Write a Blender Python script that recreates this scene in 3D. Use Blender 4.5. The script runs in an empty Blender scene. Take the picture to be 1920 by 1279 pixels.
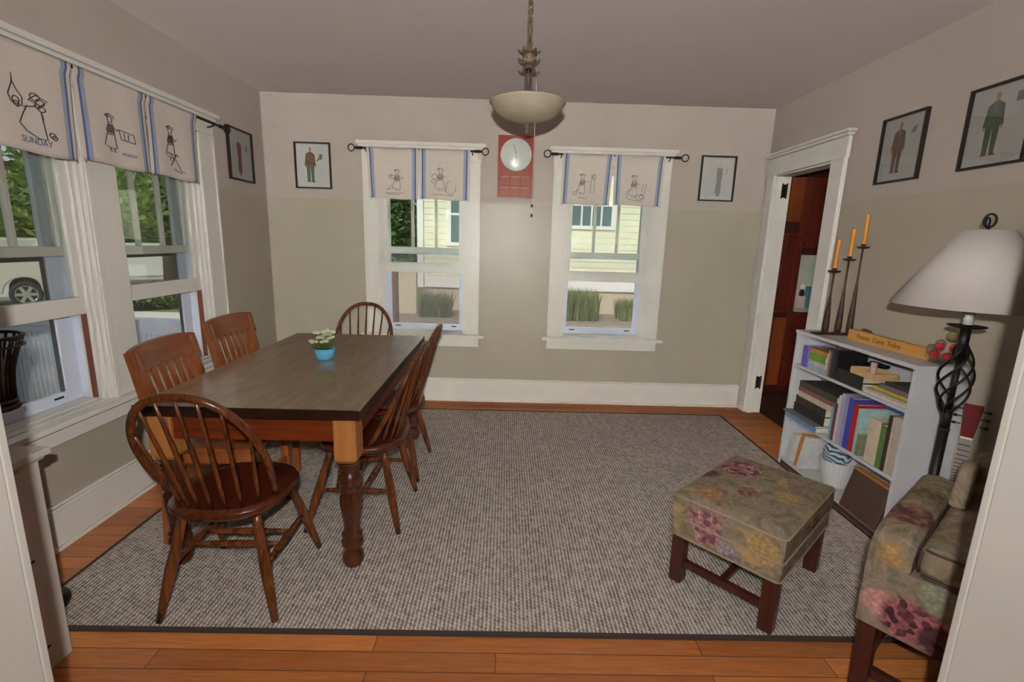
import bpy, bmesh, math, random
from mathutils import Vector, Matrix
random.seed(7)
S = bpy.context.scene
COL = S.collection
PI = math.pi

# ------------------------------------------------------------------ camera
cam_d = bpy.data.cameras.new('camera'); cam = bpy.data.objects.new('camera', cam_d); COL.objects.link(cam)
cam_d.sensor_width = 36.0; cam_d.lens = 903.88*36/1920; cam_d.clip_start = 0.02; cam_d.clip_end = 300
def cam_axes(y, p, r):
    cy, sy, cp, sp = math.cos(y), math.sin(y), math.cos(p), math.sin(p)
    f = Vector((-sy*cp, cy*cp, -sp)); rt = Vector((cy, sy, 0)); up = rt.cross(f)
    cr, sr = math.cos(r), math.sin(r)
    return cr*rt+sr*up, -sr*rt+cr*up, f
_r, _u, _f = cam_axes(-0.0179, 0.2022, 0.0288)
_m = Matrix((( _r.x, _u.x, -_f.x, 0), (_r.y, _u.y, -_f.y, 0), (_r.z, _u.z, -_f.z, 1.4), (0, 0, 0, 1)))
cam.matrix_world = _m
S.camera = cam

# ------------------------------------------------------------------ light
S.view_settings.view_transform = 'Standard'; S.view_settings.look = 'None'
S.view_settings.gamma = 1.0; S.view_settings.use_curve_mapping = False
S.view_settings.exposure = 0.0
W = bpy.data.worlds.new('sky'); S.world = W; W.use_nodes = True
wn = W.node_tree; wn.nodes.clear()
wo = wn.nodes.new('ShaderNodeOutputWorld'); wb = wn.nodes.new('ShaderNodeBackground')
wb.inputs[0].default_value = (0.86, 0.93, 1.0, 1); wb.inputs[1].default_value = 0.85
wn.links.new(wb.outputs[0], wo.inputs[0])
sd = bpy.data.lights.new('sun', 'SUN'); sun = bpy.data.objects.new('sun', sd); COL.objects.link(sun)
sd.energy = 2.7; sd.angle = 0.01; sd.color = (1, 0.95, 0.86)
sun.rotation_euler = Vector((0.25, 0.75, -0.60)).to_track_quat('-Z', 'Y').to_euler()
# the photographer's flash just above and behind the lens
fd = bpy.data.lights.new('camera_flash', 'SPOT'); flash = bpy.data.objects.new('camera_flash', fd); COL.objects.link(flash)
flash.location = (-0.005, -0.055, 1.52); fd.shadow_soft_size = 0.011; fd.energy = 1.0; fd.color = (1.0, 0.975, 0.94); fd.spot_size = math.radians(172); fd.spot_blend = 0.85
flash.rotation_euler = Vector((0.0, 1.0, -0.13)).to_track_quat('-Z', 'Y').to_euler()
fd.use_nodes = True
ln = fd.node_tree; em = [n for n in ln.nodes if n.type == 'EMISSION'][0]
fo = ln.nodes.new('ShaderNodeLightFalloff'); fo.inputs['Strength'].default_value = 15.0; fo.inputs['Smooth'].default_value = 0.0
fo2 = ln.nodes.new('ShaderNodeLightFalloff'); fo2.inputs['Strength'].default_value = 19.0
ad = ln.nodes.new('ShaderNodeMath'); ad.operation = 'ADD'
ln.links.new(fo.outputs['Constant'], ad.inputs[0]); ln.links.new(fo2.outputs['Linear'], ad.inputs[1]); ln.links.new(ad.outputs[0], em.inputs['Strength'])

# ------------------------------------------------------------------ materials
def srgb(r, g, b):
    f = lambda c: (c/12.92 if c <= 0.04045 else ((c+0.055)/1.055)**2.4)
    return (f(r/255), f(g/255), f(b/255), 1)
class NT:
    def __init__(s, name):
        s.m = bpy.data.materials.new(name); s.m.use_nodes = True; s.t = s.m.node_tree; s.n = s.t.nodes; s.l = s.t.links
        s.p = s.n['Principled BSDF']; s.out = s.n['Material Output']
    def new(s, t, **k):
        n = s.n.new('ShaderNode'+t)
        for a, v in k.items(): setattr(n, a, v)
        return n
    def ln(s, a, b): s.l.new(a, b)
    def coord(s, kind='Object', scale=(1, 1, 1), rot=(0, 0, 0), loc=(0, 0, 0)):
        if kind == 'World':
            g = s.new('NewGeometry'); o = g.outputs['Position']
        else:
            c = s.new('TexCoord'); o = c.outputs[kind]
        mp = s.new('Mapping'); mp.inputs['Scale'].default_value = scale; mp.inputs['Rotation'].default_value = rot; mp.inputs['Location'].default_value = loc
        s.ln(o, mp.inputs['Vector']); return mp.outputs[0]
    def noise(s, vec, scale=5, detail=4, rough=.55, dist=0):
        n = s.new('TexNoise'); n.inputs['Scale'].default_value = scale; n.inputs['Detail'].default_value = detail
        n.inputs['Roughness'].default_value = rough; n.inputs['Distortion'].default_value = dist
        if vec is not None: s.ln(vec, n.inputs['Vector'])
        return n
    def ramp(s, fac, stops):
        r = s.new('ValToRGB'); e = r.color_ramp.elements
        while len(e) < len(stops): e.new(0.5)
        for i, (p, c) in enumerate(stops): e[i].position = p; e[i].color = c
        s.ln(fac, r.inputs[0]); return r.outputs[0]
    def mix(s, fac, a, b, mode='MIX'):
        x = s.new('MixRGB', blend_type=mode)
        for v, i in ((fac, 0), (a, 1), (b, 2)):
            if isinstance(v, (int, float, tuple)): x.inputs[i].default_value = v
            else: s.ln(v, x.inputs[i])
        return x.outputs[0]
    def math(s, op, a, b=0.0, c=0.0):
        x = s.new('Math', operation=op)
        for v, i in ((a, 0), (b, 1), (c, 2)):
            if isinstance(v, (int, float)): x.inputs[i].default_value = v
            else: s.ln(v, x.inputs[i])
        return x.outputs[0]
    def bump(s, h, strength=.2, dist=.01):
        b = s.new('Bump'); b.inputs['Strength'].default_value = strength; b.inputs['Distance'].default_value = dist
        s.ln(h, b.inputs['Height']); s.ln(b.outputs[0], s.p.inputs['Normal'])
    def fin(s, col=None, rough=None, metal=None, spec=None):
        for v, k in ((col, 'Base Color'), (rough, 'Roughness'), (metal, 'Metallic'), (spec, 'Specular IOR Level')):
            if v is None: continue
            if isinstance(v, (int, float, tuple)): s.p.inputs[k].default_value = v
            else: s.ln(v, s.p.inputs[k])
        return s.m
MATS = {}
def plain(name, rgb, rough=.5, metal=0, var=.06, scale=12, spec=None):
    if name in MATS: return MATS[name]
    t = NT(name); c = srgb(*rgb)
    n = t.noise(t.coord(), scale, 4)
    lo = tuple(x*(1-var) for x in c[:3])+(1,); hi = tuple(min(1, x*(1+var)) for x in c[:3])+(1,)
    t.fin(t.ramp(n.outputs[0], [(.3, lo), (.7, hi)]), rough, metal, spec)
    MATS[name] = t.m; return t.m
def wood(name, c1, c2, axis=0, scale=1.0, rough=.35, c3=None, coat=0):
    if name in MATS: return MATS[name]
    t = NT(name); sc = [26*scale]*3; sc[axis] = 2.2*scale
    v = t.coord('Object', tuple(sc))
    n = t.noise(v, 1.6, 6, .6, .8)
    big = t.noise(t.coord('Object', (3, 3, 3)), 1.5, 3)
    st = [(.32, srgb(*c1)), (.68, srgb(*c2))]
    col = t.ramp(n.outputs[0], st)
    col = t.mix(t.math('MULTIPLY', big.outputs[0], .55), col, srgb(*(c3 or c1)))
    t.bump(n.outputs[0], .08, .003)
    t.fin(col, rough)
    t.p.inputs['Coat Weight'].default_value = coat; t.p.inputs['Coat Roughness'].default_value = .15
    MATS[name] = t.m; return t.m

# walls: warm white paint above a picture-height line, grey-green paint below
def wall_paint():
    t = NT('two_tone_wall_paint'); g = t.new('NewGeometry'); sp = t.new('SeparateXYZ'); t.ln(g.outputs['Position'], sp.inputs[0])
    n0 = t.noise(t.coord('World'), 6, 2); zz = t.math('ADD', sp.outputs[2], t.math('MULTIPLY', n0.outputs[0], .006))
    f = t.math('GREATER_THAN', zz, 1.7095)
    n = t.noise(t.coord('World'), 2.2, 3)
    up = t.ramp(n.outputs[0], [(.3, srgb(186, 174, 163)), (.7, srgb(193, 181, 170))])
    lo = t.ramp(n.outputs[0], [(.3, srgb(177, 168, 149)), (.7, srgb(184, 175, 156))])
    n3 = t.noise(t.coord('World', (30, 30, 60)), 3, 4); n5 = t.noise(t.coord('World', (1, 1, .5)), 9, 3); t.bump(t.math('ADD', n3.outputs[0], t.math('MULTIPLY', n5.outputs[0], 2.0)), .10, .004)
    return t.fin(t.mix(f, lo, up), t.ramp(f, [(0, (.36,)*3+(1,)), (1, (.65,)*3+(1,))]))
M_wall = wall_paint()
M_ceil = plain('ceiling_paint', (242, 231, 227), .8, var=.02, scale=2)
M_trim = plain('white_trim_paint', (232, 227, 217), .38, var=.03, scale=5)
M_trimdirty = plain('aged_trim_paint', (206, 198, 186), .42, var=.06, scale=9)
M_storm = plain('white_aluminium', (222, 228, 244), .4, var=.03)
M_brownjamb = plain('bare_brown_jamb', (112, 62, 46), .6, var=.15)
def floor_mat():
    t = NT('orange_plank_floor'); v = t.coord('World')
    def brick(off):
        b = t.new('TexBrick'); b.offset = .37; b.inputs['Scale'].default_value = 1; b.inputs['Mortar Size'].default_value = .0016
        b.inputs['Brick Width'].default_value = 1.15; b.inputs['Row Height'].default_value = .079; b.inputs['Mortar Smooth'].default_value = .1
        b.inputs['Color1'].default_value = (0, 0, 0, 1); b.inputs['Color2'].default_value = (1, 1, 1, 1); b.inputs['Mortar'].default_value = (.5, .5, .5, 1); b.inputs['Bias'].default_value = 0
        t.ln(v, b.inputs['Vector']); return b
    b = brick(0)
    n = t.noise(t.coord('World', (2.5, 34, 5)), 2.2, 6, .6, 1.0)
    grain = t.ramp(n.outputs[0], [(.25, srgb(176, 106, 58)), (.55, srgb(206, 132, 75)), (.8, srgb(228, 158, 98))])
    tone = t.ramp(b.outputs['Color'], [(0, (.62, .56, .52, 1)), (1, (1.2, 1.16, 1.1, 1))])
    col = t.mix(1.0, grain, tone, 'MULTIPLY')
    col = t.mix(b.outputs['Fac'], col, srgb(76, 34, 18))
    big = t.noise(t.coord('World'), 1.1, 2)
    col = t.mix(t.math('MULTIPLY', big.outputs[0], .25), col, srgb(158, 90, 48))
    bi = t.math('SUBTRACT', 1, b.outputs['Fac']); t.bump(bi, .3, .002)
    return t.fin(col, .3)
M_floor = floor_mat()
def rug_mat():
    t = NT('grey_loop_rug_weave'); v = t.coord('World')
    sp = t.new('SeparateXYZ'); t.ln(v, sp.inputs[0])
    # ribs running away from the door, broken into loops
    wob = t.noise(t.coord('World'), 30, 2)
    xx = t.math('ADD', t.math('MULTIPLY', sp.outputs[0], 2*PI/.0155), t.math('MULTIPLY', wob.outputs[0], 2.0))
    rib = t.math('MULTIPLY_ADD', t.math('SINE', xx), .5, .5)
    row = t.math('FLOOR', t.math('DIVIDE', sp.outputs[0], .0155))
    yy = t.math('ADD', t.math('MULTIPLY', sp.outputs[1], 2*PI/.019), t.math('MULTIPLY', row, 2.4))
    lp = t.math('MULTIPLY_ADD', t.math('SINE', yy), .5, .5)
    h = t.math('MULTIPLY', rib, t.math('MULTIPLY_ADD', lp, .6, .4))
    vo = t.new('TexVoronoi'); vo.inputs['Scale'].default_value = 1; t.ln(t.coord('World', (65, 50, 1)), vo.inputs['Vector'])
    sp2 = t.new('SeparateColor'); t.ln(vo.outputs['Color'], sp2.inputs[0])
    hh = t.math('ADD', t.math('MULTIPLY', h, .75), t.math('MULTIPLY', sp2.outputs[0], .3))
    col = t.ramp(hh, [(.05, srgb(112, 101, 95)), (.35, srgb(170, 157, 147)), (.8, srgb(230, 220, 208))])
    big = t.noise(t.coord('World'), 1.6, 3)
    col = t.mix(t.math('MULTIPLY', big.outputs[0], .25), col, srgb(150, 138, 128))
    t.bump(h, .5, .006)
    return t.fin(col, .95, spec=.1)
M_rug = rug_mat()
M_rugedge = plain('rug_binding', (66, 54, 50), .9)
M_glass_n = None
def glass_mat(name, tint=(1, 1, 1), refl=.06, rough=0.0):
    t = NT(name); t.n.remove(t.p)
    tr = t.new('BsdfTransparent'); tr.inputs[0].default_value = tint+(1,)
    gl = t.new('BsdfGlossy'); gl.inputs['Roughness'].default_value = rough
    lw = t.new('LayerWeight'); lw.inputs[0].default_value = .35
    f = t.math('MULTIPLY_ADD', lw.outputs['Fresnel'], .25, refl)
    mx = t.new('MixShader'); t.ln(f, mx.inputs[0]); t.ln(tr.outputs[0], mx.inputs[1]); t.ln(gl.outputs[0], mx.inputs[2])
    t.ln(mx.outputs[0], t.out.inputs[0]); return t.m
M_pane = glass_mat('window_glass', (.965, .985, .972), .025)
def screen_mat(nm, f):
    t = NT(nm); t.n.remove(t.p)
    tr = t.new('BsdfTransparent'); df = t.new('BsdfDiffuse'); df.inputs[0].default_value = srgb(150, 148, 145)
    mx = t.new('MixShader'); mx.inputs[0].default_value = f
    t.ln(tr.outputs[0], mx.inputs[1]); t.ln(df.outputs[0], mx.inputs[2]); t.ln(mx.outputs[0], t.out.inputs[0]); return t.m
M_screen = screen_mat('grey_insect_screen', .3); M_screen2 = screen_mat('fine_insect_screen', .1)
M_chair = wood('dark_stained_chair_wood', (62, 30, 17), (146, 80, 40), 2, 1.0, .25, (44, 22, 14), .3)
M_chair_seat = wood('worn_seat_wood', (62, 26, 15), (110, 52, 28), 1, .8, .22, (48, 20, 12), .3)
M_oak = wood('orange_oak', (132, 70, 34), (184, 110, 60), 2, 1.0, .3, (118, 62, 32), .2)
M_oak_y = wood('orange_oak_crest', (124, 66, 34), (160, 94, 52), 0, .9, .3, (112, 60, 34), .2)
def tabletop_mat():
    t = NT('worn_walnut_tabletop'); n = t.noise(t.coord('Object', (16, 2, 16)), 1.6, 6, .6, .8); b = t.noise(t.coord('Object', (7, 3.5, 7)), 2.0, 5, .65, .5); c = t.noise(t.coord('Object', (5, 5, 5), loc=(3, 1, 0)), 2.2, 4, .6, .6)
    col = t.ramp(n.outputs[0], [(.3, srgb(138, 116, 94)), (.7, srgb(178, 152, 122))])
    col = t.mix(t.math('MULTIPLY', t.ramp(b.outputs[0], [(.45, (0, 0, 0, 1)), (.65, (1, 1, 1, 1))]), .45), col, srgb(118, 98, 82))
    col = t.mix(t.math('MULTIPLY', t.ramp(c.outputs[0], [(.55, (0, 0, 0, 1)), (.7, (1, 1, 1, 1))]), .4), col, srgb(196, 144, 98))
    t.fin(col, .3); t.p.inputs['Coat Weight'].default_value = 1; t.p.inputs['Coat Roughness'].default_value = .12; return t.m
M_top = tabletop_mat()
M_topedge = wood('dark_tabletop_edge', (36, 20, 15), (62, 34, 22), 1, .5, .35)
M_apron = wood('red_brown_apron', (88, 32, 16), (150, 66, 28), 0, .6, .3)
M_legblock = wood('honey_leg_block', (176, 112, 56), (204, 144, 84), 2, .6, .35, (168, 106, 56))
M_legturn = wood('dark_turned_leg', (46, 20, 12), (112, 56, 28), 2, .35, .18, (44, 20, 12), .4)
M_mahog = wood('dark_mahogany_leg', (58, 26, 22), (86, 42, 34), 2, .8, .35)
M_black = plain('black_iron', (30, 26, 25), .4, .3)
M_frame = plain('black_picture_frame', (34, 27, 24), .35)
M_paper = plain('cream_print_paper', (206, 204, 200), .5, var=.02)
M_cloth = plain('cream_linen', (216, 204, 192), .9, var=.03, scale=60)
M_blue1 = plain('blue_stripe', (92, 108, 160), .9)
M_blue2 = plain('pale_blue_stripe', (160, 168, 186), .9)
M_thread = plain('dark_embroidery_thread', (92, 82, 78), .9)
M_thread_b = plain('blue_embroidery_thread', (96, 104, 140), .9)
M_brass = plain('aged_brass', (170, 154, 134), .3, .7)
M_white = plain('white_melamine', (212, 210, 214), .35, var=.015)
M_orange_candle = plain('orange_wax', (226, 150, 50), .45)
M_rust = plain('dark_rusted_iron', (74, 52, 42), .5, .5, var=.2, scale=40)
M_shade = plain('white_lamp_shade_linen', (216, 208, 202), .85, var=.02, scale=60)

def floral(name, base, blobs, seed=0, petal=58):
    """chintz: muted green-grey ground, soft leaves, clusters of petals at fixed places of the cloth"""
    t = NT(name); v = t.coord('Object', loc=(seed, seed*.7, 0))
    vo0 = t.coord('Object')
    n = t.noise(v, 9, 6, .68, 1.6)
    col = t.ramp(n.outputs[0], [(.28, srgb(98, 90, 64)), (.42, srgb(132, 118, 92)), (.52, srgb(148, 132, 112)), (.6, srgb(160, 150, 134)), (.74, srgb(172, 148, 104))])
    n2 = t.noise(v, 9, 3, .6, 1.5)
    lf = t.ramp(n2.outputs[0], [(.56, (0, 0, 0, 1)), (.64, (1, 1, 1, 1))])
    col = t.mix(t.math('MULTIPLY', lf, .6), col, srgb(88, 86, 60))
    n6 = t.noise(t.coord('Object', loc=(7+seed, 4, 1)), 8, 4, .65, 1.4); mv = t.ramp(n6.outputs[0], [(.56, (0, 0, 0, 1)), (.66, (1, 1, 1, 1))])
    col = t.mix(t.math('MULTIPLY', mv, .55), col, srgb(138, 92, 88))
    n4 = t.noise(t.coord('Object', loc=(3+seed, 1, 2)), 7, 3, .6, 1.0)
    yl = t.ramp(n4.outputs[0], [(.6, (0, 0, 0, 1)), (.68, (1, 1, 1, 1))])
    col = t.mix(t.math('MULTIPLY', yl, .5), col, srgb(206, 168, 104))
    vr = t.new('TexVoronoi'); vr.inputs['Scale'].default_value = petal; dn = t.noise(vo0, 30, 2); av = t.new('VectorMath', operation='MULTIPLY_ADD'); t.ln(dn.outputs['Color'], av.inputs[0]); av.inputs[1].default_value = (.012,)*3; t.ln(vo0, av.inputs[2]); t.ln(av.outputs[0], vr.inputs['Vector'])
    sc = t.new('SeparateColor'); t.ln(vr.outputs['Color'], sc.inputs[0])
    wn_ = t.noise(vo0, 14, 3); 
    for (c, r, ca, cb) in blobs:
        d = t.new('VectorMath', operation='DISTANCE'); t.ln(vo0, d.inputs[0]); d.inputs[1].default_value = c
        dd = t.math('ADD', d.outputs['Value'], t.math('MULTIPLY', t.math('SUBTRACT', wn_.outputs[0], .5), r*1.1))
        f = t.new('MapRange'); f.inputs['From Min'].default_value = r; f.inputs['From Max'].default_value = r*.72
        t.ln(dd, f.inputs['Value'])
        pc = t.ramp(sc.outputs[0], [(.15, srgb(*ca)), (.85, srgb(*cb))])
        edge = t.ramp(vr.outputs['Distance'], [(.0, (1.15,)*3+(1,)), (.6, (.7,)*3+(1,))])
        pc = t.mix(1.0, pc, edge, 'MULTIPLY')
        col = t.mix(f.outputs[0], col, pc)
    wv = t.noise(t.coord('Object', (1, 1, 1)), 420, 2); t.bump(wv.outputs[0], .15, .002)
    return t.fin(col, .75, spec=.25)

# ------------------------------------------------------------------ mesh builder
class MB:
    def __init__(s): s.v = []; s.f = []; s.mi = []; s.sm = []; s.xf = None; s.cur = 0
    def _add(s, vs, fs, smooth=False):
        b = len(s.v)
        for p in vs:
            p = Vector(p)
            if s.xf is not None: p = s.xf @ p
            s.v.append(p)
        for f in fs: s.f.append([b+i for i in f]); s.mi.append(s.cur); s.sm.append(smooth)
        return s
    def box(s, x0, x1, y0, y1, z0, z1):
        vs = [(x, y, z) for z in (z0, z1) for y in (y0, y1) for x in (x0, x1)]
        return s._add(vs, [(0, 2, 3, 1), (4, 5, 7, 6), (0, 1, 5, 4), (2, 6, 7, 3), (0, 4, 6, 2), (1, 3, 7, 5)])
    def hexa(s, p):   # 8 points: bottom ring 4, top ring 4
        return s._add(p, [(3, 2, 1, 0), (4, 5, 6, 7), (0, 1, 5, 4), (1, 2, 6, 5), (2, 3, 7, 6), (3, 0, 4, 7)])
    def bar(s, a, b, w, h, up=(0, 0, 1)):
        a = Vector(a); b = Vector(b); d = (b-a).normalized(); u = Vector(up)
        r = d.cross(u).normalized()*w/2; q = r.cross(d).normalized()*h/2
        return s.hexa([a-r-q, a+r-q, a+r+q, a-r+q, b-r-q, b+r-q, b+r+q, b-r+q])
    def tube(s, pts, r, n=10, closed=False, cap=True):
        pts = [Vector(p) for p in pts]; m = len(pts)
        rr = r if isinstance(r, (list, tuple)) else [r]*m
        ring = []; vs = []; prev = None
        for i, p in enumerate(pts):
            if closed: t = pts[(i+1) % m]-pts[i-1]
            else: t = pts[min(i+1, m-1)]-pts[max(i-1, 0)]
            t.normalize()
            if prev is None:
                a = Vector((0, 0, 1)) if abs(t.z) < .9 else Vector((1, 0, 0)); u = t.cross(a).normalized()
            else:
                u = prev-t*prev.dot(t)
                u = u.normalized() if u.length > 1e-6 else t.orthogonal().normalized()
            prev = u; w = t.cross(u)
            for k in range(n):
                an = 2*PI*k/n; vs.append(p+(u*math.cos(an)+w*math.sin(an))*rr[i])
        fs = []
        for i in range(m if closed else m-1):
            j = (i+1) % m
            for k in range(n):
                k2 = (k+1) % n; fs.append((i*n+k, i*n+k2, j*n+k2, j*n+k))
        s._add(vs, fs, True)
        if cap and not closed:
            s._add(vs[:n], [tuple(reversed(range(n)))]); s._add(vs[-n:], [tuple(range(n))])
        return s
    def lathe(s, prof, c=(0, 0, 0), n=24, axis='z', cap=True):
        vs = []; fs = []
        for (r, z) in prof:
            for k in range(n):
                a = 2*PI*k/n; q = (r*math.cos(a), r*math.sin(a), z)
                if axis == 'x': q = (z, r*math.cos(a), r*math.sin(a))
                if axis == 'y': q = (r*math.sin(a), z, r*math.cos(a))
                vs.append((c[0]+q[0], c[1]+q[1], c[2]+q[2]))
        for i in range(len(prof)-1):
            for k in range(n):
                k2 = (k+1) % n; fs.append((i*n+k, i*n+k2, (i+1)*n+k2, (i+1)*n+k))
        s._add(vs, fs, True)
        if cap:
            if prof[0][0] > 1e-5: s._add(vs[:n], [tuple(reversed(range(n)))])
            if prof[-1][0] > 1e-5: s._add(vs[-n:], [tuple(range(n))])
        return s
    def cyl(s, c, r, h, n=20, axis='z'): return s.lathe([(r, 0), (r, h)], c, n, axis)
    def sphere(s, c, r, n=16, m=10, sz=(1, 1, 1)):
        prof = [(math.sin(PI*i/m), -math.cos(PI*i/m)) for i in range(m+1)]
        vs = []; fs = []
        for (pr, pz) in prof:
            for k in range(n):
                a = 2*PI*k/n; vs.append((c[0]+r*sz[0]*pr*math.cos(a), c[1]+r*sz[1]*pr*math.sin(a), c[2]+r*sz[2]*pz))
        for i in range(m):
            for k in range(n):
                k2 = (k+1) % n; fs.append((i*n+k, i*n+k2, (i+1)*n+k2, (i+1)*n+k))
        return s._add(vs, fs, True)
    def prism(s, poly, o, u, v, w, smooth=False):   # poly in (u,v) plane at o, extruded along w
        o, u, v, w = Vector(o), Vector(u), Vector(v), Vector(w); n = len(poly)
        a = [o+u*x+v*y for x, y in poly]; b = [p+w for p in a]
        fs = [tuple(reversed(range(n))), tuple(range(n, 2*n))]
        s._add(a+b, fs)
        s._add(a+b, [(i, (i+1) % n, n+(i+1) % n, n+i) for i in range(n)], smooth); return s
    def quad(s, pts): return s._add(pts, [tuple(range(len(pts)))])
    def grid(s, fn, nu, nv, smooth=True):
        vs = [fn(i/nu, j/nv) for j in range(nv+1) for i in range(nu+1)]
        return s._add(vs, [(j*(nu+1)+i, j*(nu+1)+i+1, (j+1)*(nu+1)+i+1, (j+1)*(nu+1)+i) for j in range(nv) for i in range(nu)], smooth)
def obj(name, mb, mats, parent=None, bevel=0, sub=0, solid=0, recentre=None, seg=2):
    if not isinstance(mats, (list, tuple)): mats = [mats]
    me = bpy.data.meshes.new(name)
    vs = mb.v; off = Vector((0, 0, 0))
    if (parent is None if recentre is None else recentre) and vs:
        xs = [p.x for p in vs]; ys = [p.y for p in vs]; zs = [p.z for p in vs]
        off = Vector(((min(xs)+max(xs))/2, (min(ys)+max(ys))/2, min(zs)))
    me.from_pydata([tuple(p-off) for p in vs], [], mb.f)
    for m in mats: me.materials.append(m)
    me.polygons.foreach_set('material_index', mb.mi); me.polygons.foreach_set('use_smooth', mb.sm)
    bm = bmesh.new(); bm.from_mesh(me); bmesh.ops.remove_doubles(bm, verts=bm.verts, dist=1e-5)
    bmesh.ops.recalc_face_normals(bm, faces=bm.faces); bm.to_mesh(me); bm.free()
    o = bpy.data.objects.new(name, me); COL.objects.link(o); o.location = off
    if parent is not None: o.parent = parent
    if solid:
        md = o.modifiers.new('thickness', 'SOLIDIFY'); md.thickness = solid; md.offset = 0
    if bevel:
        md = o.modifiers.new('edge', 'BEVEL'); md.width = bevel; md.segments = seg; md.limit_method = 'ANGLE'; md.angle_limit = .7
        for p in me.polygons: pass
    if sub:
        md = o.modifiers.new('smooth', 'SUBSURF'); md.levels = sub; md.render_levels = sub
    return o
def tag(o, label=None, cat=None, group=None, kind=None):
    if label: o['label'] = label
    if cat: o['category'] = cat
    if group: o['group'] = group
    if kind: o['kind'] = kind
    return o
def thing(name, label, cat, loc=(0, 0, 0), rz=0, group=None):
    o = bpy.data.objects.new(name, None); COL.objects.link(o); o.location = loc; o.rotation_euler = (0, 0, rz)
    o.empty_display_size = .1
    return tag(o, label, cat, group)
def struct(name, mb, mats, parent=None, **k):
    o = obj(name, mb, mats, parent, **k)
    if parent is None: o['kind'] = 'structure'
    return o
def sempty(name, loc=(0, 0, 0)):
    o = bpy.data.objects.new(name, None); COL.objects.link(o); o.location = loc; o['kind'] = 'structure'; return o
def copy_tree(o, parent=None):
    c = o.copy(); COL.objects.link(c)
    if parent is not None: c.parent = parent
    for ch in list(o.children): copy_tree(ch, c)
    return c
def text_mesh(body, size, mat, name, parent, matrix, depth=.0006, align='CENTER'):
    cu = bpy.data.curves.new('lettering', 'FONT'); cu.body = body; cu.size = size; cu.extrude = depth; cu.align_x = align; cu.align_y = 'CENTER'
    to = bpy.data.objects.new('lettering', cu); COL.objects.link(to)
    dg = bpy.context.evaluated_depsgraph_get()
    me = bpy.data.meshes.new_from_object(to.evaluated_get(dg)); bpy.data.objects.remove(to)
    me.transform(matrix); me.materials.clear(); me.materials.append(mat)
    o = bpy.data.objects.new(name, me); COL.objects.link(o); o.parent = parent; return o

# ------------------------------------------------------------------ room shell
D, XL, XR, H = 4.128, -1.968, 2.136, 2.5025
YF = 0.69                    # room face of the front wall
def wall_with_holes(u0, u1, holes, zt=H):
    """list of (u0,u1,z0,z1) boxes that leave the holes open"""
    out = []; cur = u0
    for (a, b, z0, z1) in sorted(holes):
        out.append((cur, a, 0, zt))
        if z0 > 0: out.append((a, b, 0, z0))
        if z1 < zt: out.append((a, b, z1, zt))
        cur = b
    out.append((cur, u1, 0, zt)); return out
ZT = 2.03
W1 = (1.63, 2.35); W2 = (2.535, 3.25); W3 = (-1.06, -.335); W4 = (.49, 1.215)
ZS1, ZS3 = .575, .605
mb = MB()
for a, b, z0, z1 in wall_with_holes(.5, D+.16, [W1+(ZS1, ZT), W2+(ZS1, ZT)]): mb.box(XL-.16, XL, a, b, z0, z1)
struct('wall_left', mb, M_wall)
mb = MB()
for a, b, z0, z1 in wall_with_holes(XL, XR, [W3+(ZS3, ZT), W4+(ZS3, ZT)]): mb.box(a, b, D, D+.16, z0, z1)
struct('wall_back', mb, M_wall)
mb = MB()
for a, b, z0, z1 in wall_with_holes(.5, D+.16, [(3.30, 4.0, 0, 1.985)]): mb.box(XR, XR+.12, a, b, z0, z1)
struct('wall_right', mb, M_wall)
OL, OR = -.742, .764         # opening the photographer stands in
mb = MB(); mb.box(XL-.16, OL-.02, .54, YF-.014, 0, H); mb.box(OR+.02, XR+.12, .54, YF-.014, 0, H); mb.box(OL-.02, OR+.02, .54, YF-.014, 2.3, H)
struct('wall_front', mb, M_wall)
mb = MB()
mb.box(OL-.02, OL, .42, YF-.014, 0, 2.3); mb.box(OR, OR+.02, .42, YF-.014, 0, 2.3); mb.box(OL-.02, OR+.02, .42, YF-.014, 2.3, 2.32)
mb.box(OL-.12, OL, YF-.013, YF, 0, 2.3); mb.box(OR, OR+.12, YF-.013, YF, 0, 2.3); mb.box(OL-.12, OR+.12, YF-.013, YF, 2.3, 2.42)
struct('trim_1', mb, M_trim, bevel=.002)
mb = MB(); mb.box(XL-.16, XR+.12, -1.6, D+.16, -.05, 0); struct('floor', mb, M_floor)
mb = MB(); mb.box(XL-.16, XR+.12, -1.6, D+.16, H, H+.06); struct('ceiling', mb, M_ceil)
mb = MB(); mb.box(XL-.16, XL, -1.6, .4995, 0, H); struct('added_hall_wall_left', mb, M_wall)  # unseen hall side walls, added to keep sun from falling through the opening
mb = MB(); mb.box(XR, XR+.12, -1.6, .4995, 0, H); struct('added_hall_wall_right', mb, M_wall)
mb = MB(); mb.box(XL-.16, XR+.12, -1.72, -1.6005, 0, H); struct('added_hall_wall_end', mb, M_wall)  # unseen end wall, added to cut daylight from behind the camera
# baseboards with a small cap and shoe
def baseboard(name, segs):
    mb = MB()
    for (x0, x1, y0, y1, nx, ny) in segs:
        def strip(t, z0, z1):
            if nx: mb.box(min(x0, x0+nx*t), max(x0, x0+nx*t), y0, y1, z0, z1)
            else: mb.box(x0, x1, min(y0, y0+ny*t), max(y0, y0+ny*t), z0, z1)
        strip(.018, .018, .178); strip(.025, .178, .196); strip(.014, .196, .206); strip(.03, 0, .018)
    return struct(name, mb, M_trim, bevel=.002)
baseboard('baseboard_left', [(XL, XL, 1.43, D-.03, 1, 0)])
baseboard('baseboard_back', [(XL, XR-.024, D, D, 0, -1)])

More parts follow.
